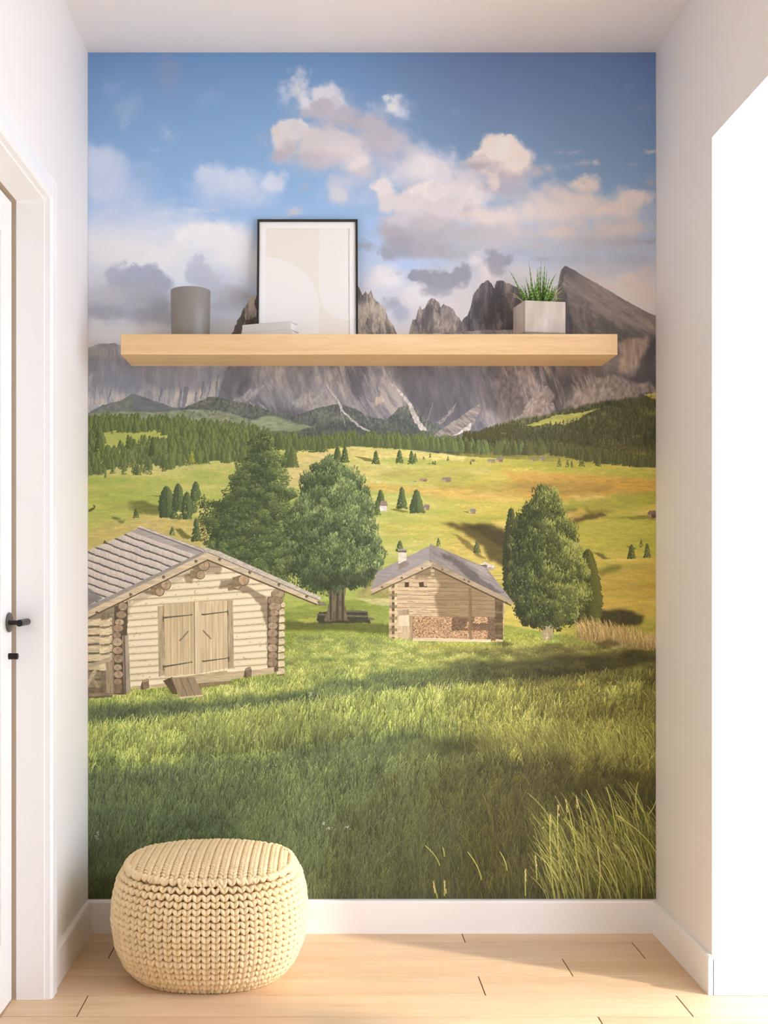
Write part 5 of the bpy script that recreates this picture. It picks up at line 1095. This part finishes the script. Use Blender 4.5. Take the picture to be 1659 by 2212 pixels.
tips = [(1098.6, 581.6, 3.37, .008, .0045, 0), (1135, 596, 3.36, .0, .0045, 0), (1141.5, 561, 3.37, .0, .0062, 0), (1144, 580, 3.38, .004, .007, 0), (1168.7, 564, 3.38, 0, .0062, 0), (1176.8, 565.5, 3.37, 0, .0058, 0), (1161, 575, 3.37, 0, .006, 0), (1165, 574, 3.40, 0, .0055, 0), (1182, 580, 3.36, 0, .0058, 0), (1173, 583, 3.40, 0, .005, 0),
        (1201.7, 590.5, 3.35, .012, .0068, 0), (1215, 605, 3.38, .020, .0034, 1), (1222, 619.6, 3.36, .022, .0032, 1), (1224, 628.7, 3.38, .022, .0032, 1), (1224.7, 632, 3.35, .018, .0032, 1), (1216.6, 648, 3.36, .014, .0030, 1), (1099, 632, 3.38, .012, .0030, 1), (1102.7, 643, 3.36, .012, .0032, 1), (1123, 620.5, 3.36, .004, .006, 0), (1188, 594, 3.36, .003, .0055, 0), (1191, 604, 3.37, .004, .0055, 0), (1196, 622, 3.35, .010, .005, 0), (1204, 624, 3.36, .014, .004, 0), (1210, 634, 3.37, .014, .0036, 0), (1120, 632, 3.36, .008, .0052, 0)]
for tx, ty, tY, sag, wid, mi in tips:
    rx = 1165+(tx-1165)*.42+rl_.uniform(-4, 4); r0 = to_local(rx, 655, tY); r0 = (min(max(r0[0], .02), PWd-.02), min(max(r0[1], .025), PDp-.025), PH-.015)
    blade(bm, r0, to_local(tx, ty, tY), sag, wid, mi)
for k in range(100):
    rx, ry = rl_.uniform(.030, PWd-.024), rl_.uniform(.024, PDp-.024); h = rl_.choice([rl_.uniform(.028, .055), rl_.uniform(.045, .078)]); ln = rl_.gauss(0, .016)+(rx-PWd/2)*.45
    blade(bm, (rx, ry, PH-.015), (rx+ln, ry+rl_.uniform(-.012, .012), PH-.012+h), rl_.uniform(0, .006), rl_.uniform(.0042, .0068))
o = from_bm('foliage', bm, [M_leaf, M_leaf2], pl)

# ---------------------------------------------------------------- knitted pouf
CX, CY = -.3110, 3.196
AX, AY, EXP = .2690, .2640, 2.35                          # half width, half depth, plan squareness
prof_z = [0., .012, .04, .09, .16, .22, .265, .297, .310, .318, .323, .325]
prof_s = [.745, .80, .885, .965, 1.0, .985, .94, .865, .72, .50, .25, .0]
def pouf_r(z): return np.interp(z, prof_z[:8], prof_s[:8])
def sup(t, a, b, e=EXP):
    c_, s_ = np.cos(t), np.sin(t)
    return np.sign(c_)*np.abs(c_)**(2/e)*a, np.sign(s_)*np.abs(s_)**(2/e)*b
def top_z(x, y):
    q = (np.abs(x/AX)**EXP+np.abs(y/AY)**EXP)**(1/EXP)
    return np.interp(q, prof_s[::-1][:5]+[.93], [.325, .323, .318, .310, .297, .268]), q
# unit stitch: a plump twisted loop
SEG, RNG = 9, 7
def unit_sphere():
    v = [(0, 0, 1)]
    for i in range(1, RNG):
        a = math.pi*i/RNG
        for k in range(SEG): v.append((math.sin(a)*math.cos(2*math.pi*k/SEG), math.sin(a)*math.sin(2*math.pi*k/SEG), math.cos(a)))
    v.append((0, 0, -1)); f = []
    for k in range(SEG): f.append((0, 1+k, 1+(k+1) % SEG))
    for i in range(RNG-2):
        for k in range(SEG):
            a = 1+i*SEG+k; b = 1+i*SEG+(k+1) % SEG; f.append((a, a+SEG, b+SEG, b))
    L_ = len(v)-1
    for k in range(SEG): f.append((L_, L_-SEG+(k+1) % SEG, L_-SEG+k))
    return np.array(v), f
US, UF = unit_sphere()
PV, PF = [], []
def add_lobe(p, along, across, nrm, l, w, d, ang):
    ca, sa = math.cos(ang), math.sin(ang)
    A = along*ca+across*sa; B = -along*sa+across*ca
    z = US[:, 2:3]; bend = .18*(1-z**2)
    V = p+A*(z*l)+B*(US[:, 0:1]*w+bend*w*(1 if ang > 0 else -1)*.0)+nrm*(US[:, 1:2]*d)
    n0 = sum(len(v) for v in PV); PV.append(V); PF.extend([tuple(i+n0 for i in f) for f in UF])
rp_ = random.Random(3)
def stitch(p, along, across, nrm, pitch, wid):
    for s in (-1, 1):
        j = rp_.uniform(-.05, .05)
        q = p+across*(s*wid*.188)+nrm*(rp_.uniform(-.0006, .0006))
        ac = across*.88-nrm*(s*.47); nn = nrm*.88+across*(s*.47)          # each strand rolls down into the groove between ribs
        add_lobe(q, along, ac, nn, pitch, wid*.235, .0112, s*(.56+j))
COLW, ROWP = .0254, .0172
def side_point(t, z):
    s = pouf_r(z); x, y = sup(np.array(t), AX*s, AY*s); return np.array([float(x), float(y), z])
# perimeter sampled by length so the ribs are even
tt_ = np.linspace(0, 2*np.pi, 4001); px_, py_ = sup(tt_, AX, AY); cum = np.concatenate([[0], np.cumsum(np.hypot(np.diff(px_), np.diff(py_)))])
ncol = int(round(cum[-1]/COLW)); 
zs = []; z = .006
while z < .300: zs.append(z); z += ROWP
for k in range(ncol):
    t = float(np.interp((k+.5)*cum[-1]/ncol, cum, tt_))
    for z in zs:
        z_ = min(z+rp_.uniform(-.0012, .0012), .3)
        p = side_point(t, z_); up = side_point(t, min(z_+.004, .3002))-side_point(t, max(z_-.004, 0)); up /= np.linalg.norm(up)
        ac = side_point(t+.004, z_)-side_point(t-.004, z_); ac /= np.linalg.norm(ac); nr = np.cross(ac, up); nr /= np.linalg.norm(nr)
        if nr[0]*p[0]+nr[1]*p[1] < 0: nr = -nr
        w = cum[-1]/ncol*pouf_r(z_)
        stitch(p-nr*.005, up, ac, nr, ROWP*.68, w)
# top: parallel ribs running front to back
nx = int(2*AX*.93/COLW)
for i in range(-nx//2, nx//2+1):
    for j in range(-18, 19):
        x, y = i*COLW, j*ROWP*.95+rp_.uniform(-.001, .001)
        zc, q = top_z(x, y)
        if q > .885: continue
        e = .004; zx = (top_z(x+e, y)[0]-top_z(x-e, y)[0])/(2*e); zy = (top_z(x, y+e)[0]-top_z(x, y-e)[0])/(2*e)
        nr = np.array([-float(zx), -float(zy), 1.]); nr /= np.linalg.norm(nr)
        al = np.array([0, 1, float(zy)]); al /= np.linalg.norm(al); ac = np.cross(al, nr)
        stitch(np.array([x, y, float(zc)])-nr*.005, al, ac, nr, ROWP*.68, COLW)
# inner body
bodyv, bodyf = [], []
SB = 96
for z, s in zip(prof_z, prof_s):
    for k in range(SB):
        x, y = sup(np.array(2*math.pi*k/SB), AX*max(s, .02)-.013 if s > .1 else AX*.02, AY*max(s, .02)-.013 if s > .1 else AY*.02); bodyv.append((float(x), float(y), z-.010 if z > .02 else z))
for i in range(len(prof_z)-1):
    for k in range(SB):
        a = i*SB+k; b = i*SB+(k+1) % SB; bodyf.append((a, b, b+SB, a+SB))
bodyf.append(tuple(range(SB))[::-1]); bodyf.append(tuple(range((len(prof_z)-1)*SB, len(prof_z)*SB)))
n0 = sum(len(v) for v in PV)
V = np.concatenate(PV+[np.array(bodyv)]); F = PF+[tuple(i+n0 for i in f) for f in bodyf]
V[:, 2] = np.maximum(V[:, 2], 0.0004)
me = bpy.data.meshes.new('pouf'); me.from_pydata(V.tolist(), [], F); me.update()
o = link('pouf', me, M_pouf, None, True); o.location = (CX, CY, 0)
tag(o, 'round cream chunky knitted pouf standing on the wooden floor', 'pouf')

# ---------------------------------------------------------------- light: low sun through the opening on the right, bright day outside
w = bpy.data.worlds.new('day'); scn.world = w; w.use_nodes = True
bg = w.node_tree.nodes['Background']; bg.inputs['Color'].default_value = (.81, .95, 1.16, 1); bg.inputs['Strength'].default_value = 6.2
sd = bpy.data.lights.new('sun', 'SUN'); so = bpy.data.objects.new('sun', sd); COL.objects.link(so)
sd.energy = 3.1; sd.color = (1., .93, .82); sd.angle = math.radians(2.6)
el = math.radians(34.); az = Vector((-1, .49, 0)).normalized()
dv = Vector((az.x*math.cos(el), az.y*math.cos(el), -math.sin(el)))
so.rotation_euler = dv.to_track_quat('-Z', 'Y').to_euler(); so.location = (4, 1, 4)

# ---------------------------------------------------------------- camera and view
cd = bpy.data.cameras.new('camera'); cam = bpy.data.objects.new('camera', cd); COL.objects.link(cam); scn.camera = cam
cam.location = (0, 0, CAMZ); cam.rotation_euler = (math.pi/2, 0, 0)
cd.sensor_fit = 'HORIZONTAL'; cd.sensor_width = 36.; cd.lens = 36.*FPX/1659.
cd.shift_x = (829.5-VPX)/1659.; cd.shift_y = (VPY-1106.)/1659.; cd.clip_start = .05
vs = scn.view_settings; vs.view_transform = 'Standard'; vs.look = 'None'; vs.exposure = 0.; vs.gamma = 1.; vs.use_curve_mapping = False
scn.cycles.max_bounces = 10; scn.cycles.diffuse_bounces = 7; scn.cycles.glossy_bounces = 3; scn.cycles.caustics_reflective = False; scn.cycles.caustics_refractive = False
scn.cycles.use_denoising = True; scn.cycles.sample_clamp_indirect = 8.
